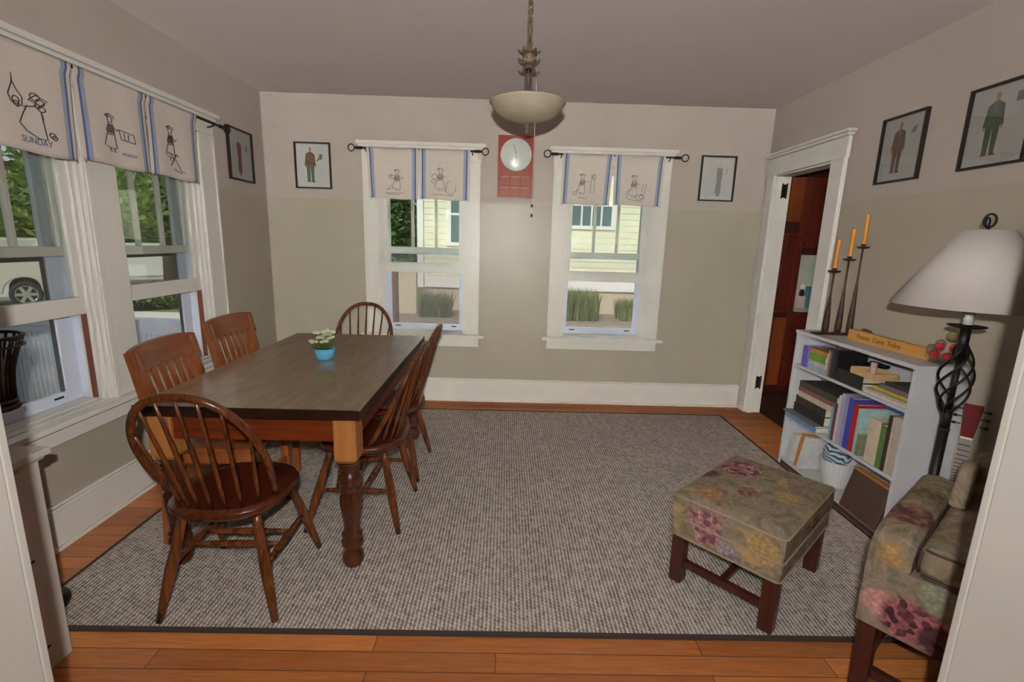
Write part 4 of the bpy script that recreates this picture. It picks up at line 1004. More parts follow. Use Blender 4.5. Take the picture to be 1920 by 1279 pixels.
obj('sign_block', mb, wood('honey_pine', (206, 148, 74), (226, 172, 98), 1, .5, .5, (206, 150, 80)), sg, bevel=.003)
mt = Matrix(((0, 0, -1, -.0185), (-1, 0, 0, .045), (0, 1, 0, .031), (0, 0, 0, 1)))
text_mesh('Penny  Cane  Foley', .038, plain('burnt_lettering', (124, 78, 34), .7), 'lettering', sg, mt, .0004)
mb = MB(); mb.sphere((2.04, 2.215, BZ+.075-.012), .02, 12, 8, (1, 1.2, .75)); mb.sphere((2.04, 2.23, BZ+.03), .022, 12, 8, (1, .9, 1.35)); tag(obj('stone', mb, plain('grey_stone', (128, 116, 98), .7, var=.3)), 'small grey stone behind the right end of the wooden sign', 'stone')
mb = MB(); mb.sphere((2.065, 2.665, BZ+.03), .03, 12, 8, (.8, 1.3, 1.15)); mb.sphere((2.065, 2.69, BZ+.058), .014, 10, 6, (1, 1.6, .6)); tag(obj('stone', mb, plain('brown_stone', (98, 84, 70), .7, var=.3)), 'small brown stone behind the left end of the wooden sign', 'stone')
M_gold = plain('gold_bauble', (186, 170, 132), .12, .7); M_redb = plain('red_bauble', (214, 60, 70), .15, .3, var=.3, scale=40)
gb = thing('glass_dish', 'clear glass dish holding ornaments on the bookcase behind the lamp', 'dish', (2.035, 2.155, BZ))
mb = MB(); mb.lathe([(.03, 0), (.045, .004), (.058, .02), (.062, .035), (.0605, .035), (.056, .022), (.043, .007), (0, .006)], n=28); obj('dish_body', mb, glass_mat('clear_dish_glass', (.9, .95, .92), .08), gb)
baubles = [(2.010, 2.186, .955, .021, 0, 'left side, lowest'), (2.03, 2.165, .994, .021, 0, 'left side, upper'), (2.05, 2.132, 1.035, .026, 0, 'topmost'), (2.005, 2.140, .985, .018, 1, 'left of the lamp pole, upper'), (1.995, 2.148, .945, .02, 1, 'left of the lamp pole, lower'), (2.05, 2.112, .985, .02, 1, 'right of the lamp pole, upper'), (2.03, 2.122, .942, .019, 1, 'right of the lamp pole, lower')]
for (x, yy, zz, r, k, wh) in baubles:
    t = thing('bauble', ('%s ornament in the glass dish, %s' % (('pale gold', 'shiny red')[k], wh)), 'ornament', (x, yy, zz-r), 0, 'ornaments in the glass dish')
    mb = MB(); mb.sphere((0, 0, r), r, 18, 12); obj('ball', mb, (M_gold, M_redb)[k], t)
    mb = MB(); mb.lathe([(.005, 2*r-.001), (.005, 2*r+.004), (0, 2*r+.005)], n=10); obj('cap', mb, M_brass, t)

# ------------------------------------------------------------------ floor lamp
LX, LY = 1.805, 1.832
fl = thing('floor_lamp', 'tall black iron floor lamp with a twisted cage and white cone shade', 'lamp', (LX, LY, .0))
mb = MB(); mb.lathe([(.115, 0), (.115, .012), (.1, .02), (.05, .03), (.022, .05), (.018, .07)], n=36); obj('lamp_base', mb, M_black, fl)
mb = MB(); mb.tube([(0, 0, .06), (0, 0, .70)], .0165, 14); mb.tube([(0, 0, .695), (0, 0, .71)], .0185, 14); mb.tube([(0, 0, .705), (0, 0, .79)], .0165, 14); mb.tube([(0, 0, .785), (0, 0, 1.0)], .011, 12); mb.tube([(0, 0, .995), (0, 0, 1.135)], .017, 14); obj('pole', mb, M_black, fl)
for k in range(5):
    pts = []
    for i in range(31):
        f = i/30; zz = .77+.29*f; r = .012+.042*math.sin(PI*f)**.8; a = 2*PI*k/6+f*PI*1.35; pts.append((r*math.cos(a), r*math.sin(a), zz))
    mb = MB(); mb.tube(pts, .0044, 8); obj('cage_rod', mb, M_black, fl)
mb = MB(); mb.lathe([(.018, 1.118), (.05, 1.124), (.062, 1.130), (.06, 1.132), (.018, 1.128)], n=30); obj('drip_disc', mb, M_black, fl)
mb = MB(); mb.lathe([(.0165, 1.1355), (.0165, 1.205)], n=16); obj('lamp_socket', mb, plain('white_socket', (226, 224, 222), .4), fl)
mb = MB(); mb.sphere((0, 0, 1.25), .034, 14, 10, (1, 1, 1.4)); obj('bulb', mb, plain('unlit_bulb', (232, 230, 224), .2), fl)
mb = MB(); mb.tube([(.018, 0, 1.165), (.06, 0, 1.24), (.05, 0, 1.38), (.006, 0, 1.496)], .0025, 8); mb.tube([(-.018, 0, 1.165), (-.06, 0, 1.24), (-.05, 0, 1.38), (-.006, 0, 1.496)], .0025, 8); obj('harp', mb, M_brass, fl)
mb = MB(); n = 64; prof = [(.252, 1.163), (.254, 1.163), (.0785, 1.472), (.0765, 1.472)]
mb.lathe([(.251, 1.205), (.255, 1.205), (.0795, 1.494), (.0755, 1.494), (.251, 1.205)], n=n, cap=False); obj('lamp_shade', mb, M_shade, fl)
mb = MB(); mb.tube([(.0, 0, 1.493), (0, 0, 1.506)], .005, 8); ring = [(.024*math.cos(2*PI*i/20)*.6, .024*math.cos(2*PI*i/20)*-.4, 1.529+.024*math.sin(2*PI*i/20)) for i in range(20)]; mb.tube(ring, .004, 8, True); ring = [(.016*math.cos(2*PI*i/20)*.9, .016*math.cos(2*PI*i/20)*.4+.008, 1.523+.018*math.sin(2*PI*i/20)) for i in range(20)]; mb.tube(ring, .0035, 8, True)
mb.bar((-.076, 0, 1.492), (.076, 0, 1.492), .006, .003); obj('shade_finial', mb, M_black, fl)

for q in fl.children:
    if not q.name.startswith('lamp_base'): q.location.z -= .0135
fl.location.z = .0135
# ------------------------------------------------------------------ guitar leaning in the corner
gt = thing('guitar', 'small red-headed guitar leaning in the corner behind the lamp', 'guitar', (1.972, 1.905, .002))
ax = (Vector((2.083, 1.988, .76))-Vector((1.985, 1.905, .0))).normalized(); fn = Vector((-.74, -.66, 0)); fn = (fn-ax*fn.dot(ax)).normalized(); rt = ax.cross(fn).normalized()
def G(r, a, n_): return rt*r+ax*a+fn*n_
body = []
for i in range(60):
    a = 2*PI*i/60; s_ = math.sin(a); c = math.cos(a)
    hh = .168+.168*s_; w = .102 if s_ < 0 else .086
    waist = 1-.22*math.exp(-((hh-.19)/.045)**2)
    body.append((w*(abs(c)**.75)*(1 if c > 0 else -1)*waist, hh))
mb = MB(); mb.prism(body, fn*.0, rt, ax, fn*-.05, True); obj('guitar_body', mb, plain('orange_pink_lacquer', (226, 140, 112), .2, var=.08), gt)
mb = MB(); mb.tube([G(x*1.0, y_, .0) for x, y_ in body], .0032, 6, True); obj('binding', mb, plain('white_binding', (236, 232, 226), .3), gt)
mb = MB(); mb.prism([(-.021, .22), (.021, .22), (.0185, .612), (-.0185, .612)], fn*.0035, rt, ax, fn*.006); obj('fretboard', mb, plain('grey_fretboard', (150, 138, 136), .5), gt)
mb = MB(); mb.prism([(-.02, .336), (.02, .336), (.018, .612), (-.018, .612)], fn*-.016, rt, ax, fn*.0192); obj('neck', mb, plain('dark_red_neck', (120, 36, 40), .35), gt)
for k in range(14):
    aa = .612-.30*(1-2**(-(k+1)/7.5))*1.0
    mb = MB(); mb.bar(G(-.0195, aa, .0105), G(.0195, aa, .0105), .0055, .0025, tuple(fn)); obj('fret', mb, plain('dark_fret', (64, 52, 50), .5), gt)
mb = MB(); mb.bar(G(-.02, .617, .009), G(.02, .617, .009), .008, .012, tuple(fn)); obj('nut', mb, plain('cream_nut', (230, 214, 180), .4), gt)
mb = MB(); mb.prism([(-.021, .622), (.021, .622), (.033, .755), (.031, .768), (-.031, .768), (-.033, .755)], fn*-.01, rt, ax, fn*.016); obj('headstock', mb, plain('red_headstock', (104, 14, 20), .6, spec=.2), gt)
for sx in (-1, 1):
    for k in range(3):
        aa = .675+.034*k
        mb = MB(); p0, p1 = G(sx*.03, aa, -.003), G(sx*.05, aa, -.003); mb.tube([p0, p1], .0025, 8); mb.sphere(G(sx*.053, aa, -.003), .009, 10, 8, (1, 1, .7)); mb.tube([G(sx*.022, aa, .006), G(sx*.022, aa, .012)], .004, 8); obj('tuning_peg', mb, M_black, gt)
for k in range(6):
    r0 = -.0135+.0054*k; mb = MB(); mb.tube([G(r0*1.2, .2, .0145), G(r0, .616, .0155)], .0007, 5); obj('string', mb, plain('steel_string', (206, 200, 190), .25, .8), gt)

# ------------------------------------------------------------------ ottoman
ang = math.radians(42)
ot = thing('ottoman', 'square floral chintz ottoman on dark wooden legs with stretchers', 'footstool', (1.078, 1.845, ZR), ang)
u2, v2 = .292, .212
MAU = (104, 68, 72); PNK = (206, 150, 146); YEL = (196, 160, 104); LIL = (182, 168, 170)
M_flor = floral('floral_chintz', None, [((-.30, .07, .31), .085, (132, 82, 90), (222, 168, 164)), ((.12, .12, .408), .1, MAU, PNK), ((-.03, .19, .408), .05, MAU, (128, 84, 84)), ((-.08, -.0, .408), .055, (110, 76, 74), (176, 138, 112)), ((.0, -.12, .408), .06, YEL, (176, 158, 112)), ((-.2, .1, .408), .055, YEL, (180, 128, 96)),
      ((-.30, -.14, .33), .07, (176, 150, 98), (206, 176, 122)), ((.05, -.215, .31), .06, (112, 62, 68), (210, 140, 140)), ((-.30, -.02, .25), .05, LIL, (150, 120, 128)), ((.22, -.215, .3), .05, (92, 60, 62), PNK)])
mb = MB()
def pillow_box(mb, x0, x1, y0, y1, z0, z1, crown=.012):
    mb.box(x0, x1, y0, y1, z0, z1)
mb.box(-u2, u2, -v2, v2, .232-ZR, .312-ZR); mb2 = MB()
obj('skirt_band', mb, M_flor, ot, bevel=.012, seg=3)
def cushion_mesh(u, v, z0, z1, crown, n=14):
    mb = MB()
    def top(a, b):
        x = -u+2*u*a; y = -v+2*v*b; e = (1-(2*a-1)**6)*(1-(2*b-1)**6); return (x, y, z1-.012+crown*e+.012*min(1, e*3))
    mb.grid(top, n, n)
    N = n+1; ring = [(i, 0) for i in range(n)]+[(n, j) for j in range(n)]+[(n-i, n) for i in range(n)]+[(0, n-j) for j in range(n)]
    vs = []
    for (i, j) in ring: p = top(i/n, j/n); vs.append(p)
    for (i, j) in ring: p = top(i/n, j/n); vs.append((p[0]*1.008, p[1]*1.008, (p[2]+z0)/2))
    for (i, j) in ring: p = top(i/n, j/n); vs.append((p[0], p[1], z0))
    m = len(ring)
    mb._add(vs, [(k*m+i, k*m+(i+1) % m, (k+1)*m+(i+1) % m, (k+1)*m+i) for k in range(2) for i in range(m)]+[tuple(2*m+i for i in range(m))], False)
    return mb
obj('cushion', cushion_mesh(u2+.002, v2+.002, .3125-ZR, .418-ZR, .008), M_flor, ot, bevel=.006)
def piping(mb, u, v, zz, r=.004, c=.012):
    pts = [(-u+c, -v, zz), (u-c, -v, zz), (u, -v+c, zz), (u, v-c, zz), (u-c, v, zz), (-u+c, v, zz), (-u, v-c, zz), (-u, -v+c, zz)]; mb.tube(pts, r, 6, True)
mb = MB(); piping(mb, u2+.003, v2+.003, .3122-ZR); piping(mb, u2+.003, v2+.003, .405-ZR); piping(mb, u2, v2, .234-ZR); obj('piping', mb, plain('chintz_piping', (164, 148, 120), .7), ot)
for sx in (-1, 1):
    for sy in (-1, 1):
        mb = MB(); w = .026; cx, cy = sx*(u2-.032), sy*(v2-.032); mb.box(cx-w, cx+w, cy-w, cy+w, 0, .232-ZR-.0005); obj('leg', mb, M_mahog, ot, bevel=.004)
for sx in (-1, 1):
    mb = MB(); mb.box(sx*(u2-.032)-.012, sx*(u2-.032)+.012, -v2+.0585, v2-.0585, .075, .105); obj('stretcher', mb, M_mahog, ot, bevel=.002)
mb = MB(); mb.box(-u2+.0445, u2-.0445, -.012, .012, .078, .102); obj('stretcher', mb, M_mahog, ot, bevel=.002)

# ------------------------------------------------------------------ armchair (local x = depth to its back, y = toward its left-hand... negative y runs to the right of the picture)
Aang = math.atan2(.618, .786)
ac = thing('armchair', 'floral chintz armchair at the right edge, partly hidden by the door casing', 'armchair', (1.115, 1.285, 0), Aang)
CW = .62
M_flor2 = floral('floral_chintz_chair', None, [((.0, -.05, .37), .052, (216, 156, 150), (226, 172, 162)), ((-.0, -.125, .355), .085, (92, 46, 58), (192, 122, 124)), ((0, -.2, .32), .06, (70, 40, 50), (104, 62, 70)), ((.18, -.05, .6), .085, (112, 72, 66), (172, 128, 112)), ((.03, -.06, .53), .05, (186, 150, 96), (204, 164, 112)), ((0, -.17, .46), .05, (150, 152, 128), (172, 168, 140)), ((.4, -.05, .6), .06, (110, 100, 74), (150, 132, 100))], seed=2.3)
def soft_block(name, pts_fn, par, mat, bev, seg=4): 
    return obj(name, pts_fn, mat, par, bevel=bev, seg=seg)
mb = MB(); mb.box(0, .62, -CW, 0, .285, .495); soft_block('seat_base', mb, ac, M_flor2, .003)
def arm_mesh(y0, y1):
    mb = MB(); prof = [(0, .4952), (0, .545), (.006, .565), (.03, .585), (.08, .6), (.2, .607), (.36, .602), (.6, .6), (.6, .4952)]
    n = len(prof); vs = []
    sec = [(y0, -.018), (y0+(y1-y0)*.15, -.004), (y0+(y1-y0)*.5, .003), (y0+(y1-y0)*.85, -.004), (y1, -.018)]
    for (yy, dz) in sec:
        for (a, zz) in prof: vs.append((a, yy, zz+(dz if zz > .52 else 0)))
    fs = []
    for k in range(len(sec)-1):
        for i in range(n): j = (i+1) % n; fs.append((k*n+i, k*n+j, (k+1)*n+j, (k+1)*n+i))
    fs.append(tuple(range(n))); fs.append(tuple(reversed([(len(sec)-1)*n+i for i in range(n)])))
    mb._add(vs, fs, False); return mb
o = obj('arm', arm_mesh(-.105, 0.0), M_flor2, ac, bevel=.003, seg=2); 
obj('arm', arm_mesh(-CW, -CW+.105), M_flor2, ac, bevel=.003, seg=2)
mb = MB(); mb.box(.012, .5, -CW+.112, -.112, .498, .592); obj('seat_cushion', mb, M_flor2, ac, bevel=.028, seg=5)
mb = MB(); 
for zz in (.505, .585): mb.tube([(.016, -.125, zz), (.010, -.14, zz), (.010, -CW+.14, zz), (.016, -CW+.125, zz)], .004, 6)
mb.tube([(.014, -.118, .512), (.011, -.116, .545), (.014, -.118, .578)], .004, 6)
obj('cushion_piping', mb, plain('dark_piping', (84, 64, 54), .7), ac)
mb = MB()
mb.hexa([(.50, -CW+.05, .496), (.62, -CW+.05, .496), (.62, -.12, .496), (.50, -.12, .496), (.50, -CW+.05, .735), (.63, -CW+.05, .735), (.63, -.13, .735), (.50, -.13, .735)]); obj('back', mb, M_flor2, ac, bevel=.03, seg=4)
for y0, y1 in ((-.155, -.108), (-CW+.108, -CW+.155)):
    mb = MB(); mb.prism([(.36, .594), (.498, .594), (.498, .725), (.46, .72), (.42, .67)], (0, y0, 0), (1, 0, 0), (0, 0, 1), (0, y1-y0, 0)); obj('wing', mb, M_flor2, ac, bevel=.012, seg=3)
for (a, b) in ((.03, -.032), (.03, -CW+.032), (.59, -.032), (.59, -CW+.032)):
    mb = MB(); w = .024; sp_ = .02 if a < .3 else -.0
    zf = .014 if (a > .3 and b > -.3) else 0.0
    mb.hexa([(a-w+sp_, b-w, zf), (a+w+sp_, b-w, zf), (a+w+sp_, b+w, zf), (a-w+sp_, b+w, zf), (a-w, b-w, .2845), (a+w, b-w, .2845), (a+w, b+w, .2845), (a-w, b+w, .2845)]); obj('leg', mb, M_mahog, ac, bevel=.003)
mb = MB(); mb.bar((.045, -.058, .105), (.045, -CW+.058, .105), .022, .032); obj('stretcher', mb, M_mahog, ac)
for b in (-.032, -CW+.032):
    mb = MB(); mb.bar((.07, b, .12), (.563, b, .12), .022, .032); obj('stretcher', mb, M_mahog, ac)

# ------------------------------------------------------------------ white cabinet and wire basket at left
cb = thing('drawer_cabinet', 'low white painted drawer cabinet beside the left doorway casing', 'cabinet', (-1.69, 1.08, 0))
mb = MB(); mb.box(-.258, .255, -.33, .33, .0, .712); obj('cabinet_body', mb, M_trimdirty, cb, bevel=.003)
mb = MB(); mb.box(-.272, .285, -.345, .347, .7125, .736); mb.box(-.265, .270, -.338, .338, .700, .7124); obj('cabinet_top', mb, M_trimdirty, cb, bevel=.004)
for (z0, z1) in ((.095, .385), (.40, .69)):
    mb = MB(); mb.box(.2555, .262, -.29, .262, z0, z1); f = obj('drawer', mb, M_trimdirty, cb, bevel=.002)
    mb = MB(); mb.box(.2556, .2575, -.29, .262, z0-.012, z0-.001); obj('drawer_gap_shade', mb, plain('gap_shade', (40, 32, 28), .8), cb)  # dark strip painted as the shade in the gap below the drawer
    mb = MB(); mb.lathe([(.008, .262), (.008, .274), (.015, .28), (.013, .288), (0, .29)], (0, -.02, (z0+z1)/2), 14, 'x'); obj('knob', mb, M_trim, f)
bk = thing('wire_basket', 'tall black wire basket on a stand at the left edge before the window', 'basket', (-1.725, 1.575, .0135))
rim, bot = .105, .06
mb = MB(); mb.tube([(rim*math.cos(2*PI*i/40), rim*math.sin(2*PI*i/40), 1.03) for i in range(40)], .006, 8, True); obj('rim', mb, M_black, bk)
mb = MB(); mb.tube([(rim*1.0*math.cos(2*PI*i/40), rim*1.0*math.sin(2*PI*i/40), 1.0) for i in range(40)], .004, 8, True); obj('rim', mb, M_black, bk)
for k in range(22):
    a = 2*PI*k/22; pts = []
    for (f, r) in ((0, bot), (.2, bot+.002), (.45, bot+.008), (.7, bot+.022), (.88, bot+.036), (1, rim)): pts.append((r*math.cos(a), r*math.sin(a), .815+.215*f))
    mb = MB(); mb.tube(pts, .0042, 6); obj('wire', mb, M_black, bk)
mb = MB(); mb.lathe([(.068, .80), (.068, .815), (0, .815)], n=30); mb.lathe([(0, .778), (.07, .78), (.074, .788), (.066, .799)], n=30); mb.tube([(0, 0, .02), (0, 0, .779)], .012, 10); mb.lathe([(.11, 0), (.11, .012), (.02, .025), (.012, .05)], n=30); obj('stand', mb, M_black, bk)
mb = MB(); mb.lathe([(.0, .816), (.047, .818), (.052, .9), (.045, .97), (0, .975)], n=20); obj('liner', mb, plain('brown_liner', (132, 110, 92), .8, var=.2), bk)

# ------------------------------------------------------------------ outside
GZ = -.55
def grass_mat():
    t = NT('lawn'); n = t.noise(t.coord('World'), 1.2, 5); n2 = t.noise(t.coord('World'), 30, 3)
    c = t.ramp(n.outputs[0], [(.35, srgb(96, 118, 62)), (.6, srgb(132, 150, 86))]); return t.fin(t.mix(t.math('MULTIPLY', n2.outputs[0], .5), c, srgb(86, 104, 58)), .9)
mb = MB(); mb.box(-40, 30, -12, 60, GZ-.2, GZ); struct('ground', mb, grass_mat())
M_conc = plain('pale_concrete', (196, 190, 182), .9, var=.12, scale=3); M_grav = plain('grey_driveway', (160, 154, 150), .9, var=.15, scale=8)
mb = MB(); mb.box(-4.5, 6, 6.2, 9.69, GZ, GZ+.02); struct('driveway', mb, M_grav)
mb = MB(); mb.box(-40, -11.2, -12, 60, GZ, GZ+.02); struct('street', mb, M_conc)
mb = MB(); mb.box(-11.1999, -4.6, 10.6, 11.9, GZ, GZ+.021); struct('front_path', mb, M_conc)
# porch
M_porch = plain('porch_grey_paint', (214, 218, 230), .5, var=.04)
mb = MB(); mb.box(-4.5, XL-.1605, -2.4, 4.2, -.14, -.1); struct('porch_floor', mb, plain('porch_boards', (150, 152, 158), .6))
mb = MB(); mb.box(-6.1, XL-.1605, -3.2, 4.5, 2.55, 2.7); struct('porch_sun_block', mb, M_porch)  # unseen roof, added and widened to keep sun off porch and left windows
mb = MB()
xx = -4.45
while xx < XL-.2:
    mb.box(xx, xx+.036, 4.10, 4.118, -.1, .60); mb.box(xx+.0365, xx+.0415, 4.112, 4.117, -.1, .60); xx += .042
mb.box(-4.5, XL-.162, 4.118, 4.15, -.1, .60); mb.box(-4.5, XL-.162, 4.065, 4.17, .60, .67); mb.box(-4.5, XL-.162, 4.09, 4.1605, .54, .5995)
yy = -2.4
while yy < 4.06:
    mb.box(-4.468, -4.45, yy, yy+.036, -.1, .60); yy += .042
mb.box(-4.5, -4.4685, -2.4, 4.0645, -.1, .60); mb.box(-4.52, -4.43, -2.4, 4.0645, .60, .67)
struct('porch_rail', mb, M_porch)
# leaves
def leaf_mat(name, c1, c2):
    t = NT(name); n = t.noise(t.coord('World'), 3, 3)
    oi = t.new('NewGeometry'); col = t.ramp(oi.outputs['Random Per Island'], [(0, srgb(*c1)), (1, srgb(*c2))])
    t.fin(col, .55); t.p.inputs['Transmission Weight'].default_value = 0
    tl = t.new('BsdfTranslucent'); t.ln(col, tl.inputs[0]); mx = t.new('MixShader'); mx.inputs[0].default_value = .4
    t.ln(t.p.outputs[0], mx.inputs[1]); t.ln(tl.outputs[0], mx.inputs[2]); t.ln(mx.outputs[0], t.out.inputs[0]); return t.m
M_lf1 = leaf_mat('sunny_leaves', (92, 128, 58), (176, 200, 104)); M_lf2 = leaf_mat('deep_leaves', (56, 84, 46), (112, 140, 74)); M_lf3 = leaf_mat('hedge_leaves', (52, 78, 38), (128, 152, 76)); M_grassy = leaf_mat('grass_blades', (86, 104, 62), (150, 160, 108))
M_bark = plain('tree_bark', (74, 62, 52), .9, var=.25)
def foliage(mb, blobs, n, size, seed):
    r = random.Random(seed)
    for _ in range(n):
        c, rad = r.choice(blobs)
        while True:
            d = Vector((r.uniform(-1, 1), r.uniform(-1, 1), r.uniform(-1, 1)))
            if .2 < d.length < 1: break
        p = Vector(c)+Vector((d.x*rad[0], d.y*rad[1], d.z*rad[2])); s_ = size*r.uniform(.6, 1.3)
        a = Vector((r.uniform(-1, 1), r.uniform(-1, 1), r.uniform(-.6, .6))).normalized(); b = a.orthogonal().normalized(); b = (Matrix.Rotation(r.uniform(0, 6.28), 3, a) @ b)
        mb._add([p-a*s_, p+b*s_*.5, p+a*s_, p-b*s_*.5], [(0, 1, 2, 3)])
def tree(label, x, y, trunk_h, tr, blobs, n, size, mat, seed, group='trees outside'):
    t = thing('tree', label, 'tree', (x, y, GZ), 0, group)
    mb = MB(); mb.tube([(0, 0, 0), (.04, .02, trunk_h*.5), (-.03, .05, trunk_h)], [tr*1.15, tr, tr*.8], 12)
    for k in range(4): a = k*1.7; mb.tube([(-.03, .05, trunk_h*.9), (math.cos(a)*.8, math.sin(a)*.8, trunk_h*1.35)], [tr*.45, tr*.2], 8)
    obj('trunk', mb, M_bark, t)
    mb = MB(); foliage(mb, blobs, n, size, seed); o = obj('crown', mb, mat, t); return t
tree('big leafy tree beyond the street seen in the nearer left window', -19.5, 19.5, 2.6, .25, [((0, 0, 4.4), (3.6, 3.6, 2.8)), ((1.5, 1.2, 2.6), (2.6, 2.6, 1.9)), ((-2, -2.2, 2.6), (2.6, 2.6, 2.0)), ((2.8, 2.8, 3.2), (2.5, 2.5, 2.4))], 9000, .22, M_lf1, 1)
tree('leafy tree left of the others at the edge of the nearer left window', -30, 14.0, 2.6, .25, [((0, 0, 4.4), (3.6, 3.6, 2.8)), ((1.5, 2.0, 2.6), (2.6, 2.6, 2.2)), ((-1.5, -2, 2.6), (2.6, 2.6, 2.2))], 7500, .24, M_lf2, 5)
tree('dark-trunked tree close behind the porch seen in the farther left window', -9.95, 14.6, 3.0, .2, [((0, .3, 3.7), (2.2, 2.2, 2.0)), ((.6, .9, 2.9), (1.7, 1.7, 1.6)), ((1.5, 1.4, 3.3), (1.8, 1.8, 1.9))], 4800, .15, M_lf1, 2)
tree('deep green tree far behind in the farther left window', -14.5, 30, 2.5, .3, [((0, 0, 3.8), (4.5, 3.0, 3.4)), ((4, 1, 3.2), (3.5, 3.0, 3.0)), ((-4.5, -1, 3.2), (3.5, 3, 3.0))], 9000, .26, M_lf2, 3)
tree('dark tree beside the yellow house in the left back window', -5.4, 19.5, 2.0, .22, [((0, 0, 3.4), (2.6, 2.2, 2.8)), ((1.6, .3, 2.6), (1.3, 1.5, 2.0)), ((-2, 0, 3), (2, 2, 2.4))], 5200, .17, M_lf2, 4)
def shrub(label, x, y, blobs, n, size, mat, seed, nm='shrub', group='shrubs outside'):
    t = thing(nm, label, 'shrub', (x, y, GZ), 0, group); mb = MB(); foliage(mb, blobs, n, size, seed); obj('leaves', mb, mat, t)
    mb = MB()
    for k in range(5): a = k*1.26; mb.tube([(.05*math.cos(a), .05*math.sin(a), 0), (.2*math.cos(a), .2*math.sin(a), .5)], .015, 6)
    obj('stems', mb, M_bark, t); return t
shrub('low green hedge bush beyond the path in the farther left window', -9.0, 12.7, [((0, 0, .36), (.8, .8, .34)), ((-.5, -.5, .34), (.6, .6, .3)), ((.7, .7, .36), (.7, .7, .34))], 4200, .07, M_lf3, 11)
# white parked vehicles
M_car = plain('cream_car_paint', (214, 208, 194), .2, var=.02); M_van = plain('white_van_paint', (240, 240, 238), .25, var=.01); M_tyre = plain('tyre_rubber', (36, 36, 38), .8); M_chrome = plain('chrome_wheel', (200, 200, 198), .2, .7); M_darkglass = plain('dark_car_glass', (50, 56, 60), .08)
def vehicle(label, loc, rz, paint, L=5.2, Hh=1.8, van=False, name='pickup_truck', cat='truck'):
    t = thing(name, label, cat, loc, rz)     # local x along the length, +x rear ; wheels on y=-1
    w = .95; r = .315; xr, xf = L/2-.75, -L/2+.9
    def side_poly():
        pts = []
        def wheel(cx): 
            return [(cx+.4*math.cos(a), .34+.4*math.sin(a)) for a in [PI-PI*i/10 for i in range(11)]]
        pts += [(-L/2, .36)]; pts += wheel(xf); pts += wheel(xr); pts += [(L/2, .48), (L/2, 1.0)]
        if van: pts += [(L/2, Hh), (-L/2+.9, Hh), (-L/2+.35, 1.15), (-L/2, 1.0)]
        else: pts += [(L/2, 1.12), (L/2-.05, Hh-.15), (L/2-.35, Hh), (-.5, Hh), (-1.15, 1.2), (-L/2+.1, 1.08), (-L/2, .9)]
        return pts
    mb = MB(); mb.prism(side_poly(), (0, -w, 0), (1, 0, 0), (0, 0, 1), (0, 2*w, 0)); obj('car_body', mb, paint, t, bevel=.03, seg=2)
    for cx in (xf, xr):
        for sy in (-1, 1):
            wh = bpy.data.objects.new('wheel', None); COL.objects.link(wh); wh.parent = t; wh.location = (cx, sy*(w-.1), r)
            mb = MB(); mb.lathe([(.22, -.1), (r-.02, -.1), (r, -.06), (r, .06), (r-.02, .1), (.22, .1), (.22, -.1)], (0, 0, 0), 36, 'y', False); obj('tyre', mb, M_tyre, wh)
            mb = MB(); mb.lathe([(.226, -.07), (.215, -.085), (.2, -.06), (.18, -.03), (.18, .03), (.2, .06), (.215, .085), (.226, .07)], (0, 0, 0), 36, 'y', False)
            for k in range(6):
                a = 2*PI*k/6; mb.bar((.03*math.cos(a), sy*.07, .03*math.sin(a)), (.21*math.cos(a), sy*.075, .21*math.sin(a)), .07, .03, (0, 1, 0))
            mb.cyl((0, sy*.075-.02, 0), .07, .04, 16, 'y'); obj('rim', mb, M_chrome, wh)
            mb = MB(); mb.lathe([(0, 0), (.2, 0)], (0, 0, 0), 24, 'y', False); obj('brake_disc', mb, plain('dark_disc', (60, 60, 62), .5), wh)
    mb = MB(); mb.box(L/2+.0005, L/2+.14, -w+.05, w-.05, .5, .66); mb.box(L/2-.3, L/2+.0, -w-.03, -w-.0005, .5, .62); obj('bumper', mb, M_chrome, t, bevel=.02)
    mb = MB()
    if van: mb.box(-L/2+1.0, -L/2+1.9, -w-.004, -w-.0005, 1.25, Hh-.15)
    else: mb.box(-.5, .5, -w-.004, -w-.0005, 1.22, Hh-.1); mb.box(.6, 1.3, -w-.004, -w-.0005, 1.22, Hh-.1)
    obj('side_window', mb, M_darkglass, t)
    mb = MB(); mb.box(L/2+.0005, L/2+.02, -w+.02, -w+.16, .85, 1.1); obj('tail_light', mb, plain('red_lens', (150, 30, 28), .2), t)
    return t
vehicle('cream pickup truck parked in the street, in the nearer left window', (-13.835, 11.471, GZ+.021), math.radians(44.5), M_car, 5.2, 1.68)
vehicle('white van parked in the sun, in the farther left window', (-13.96, 18.32, GZ+.021), math.radians(44), M_van, 5.4, 1.5, True, 'parked_van', 'van')
# neighbour house
NY = 11.5
nh = thing('neighbour_house', 'pale yellow clapboard house behind the back windows', 'house', (2.5, NY, GZ))
def npart(name, boxes, m, par=nh, bev=0):
    mb = MB()
    for q in boxes: mb.box(q[0]-2.5, q[1]-2.5, q[2]-NY, q[3]-NY, q[4]-GZ, q[5]-GZ)
    return obj(name, mb, m, par, bevel=bev)
M_clap = plain('pale_yellow_clapboard', (232, 228, 202), .6, var=.02); M_clapw = plain('white_clapboard', (236, 234, 230), .6, var=.02)
mb = MB(); zz = .30
while zz < 4.6:
    mb.hexa([(-4.5, -.02, zz-GZ), (9.5, -.02, zz-GZ), (9.5, .12, zz-GZ), (-4.5, .12, zz-GZ), (-4.5, -.008, zz+.14-GZ), (9.5, -.008, zz+.14-GZ), (9.5, .12, zz+.14-GZ), (-4.5, .12, zz+.14-GZ)]); zz += .14
obj('clapboard_wall', mb, M_clap, nh)
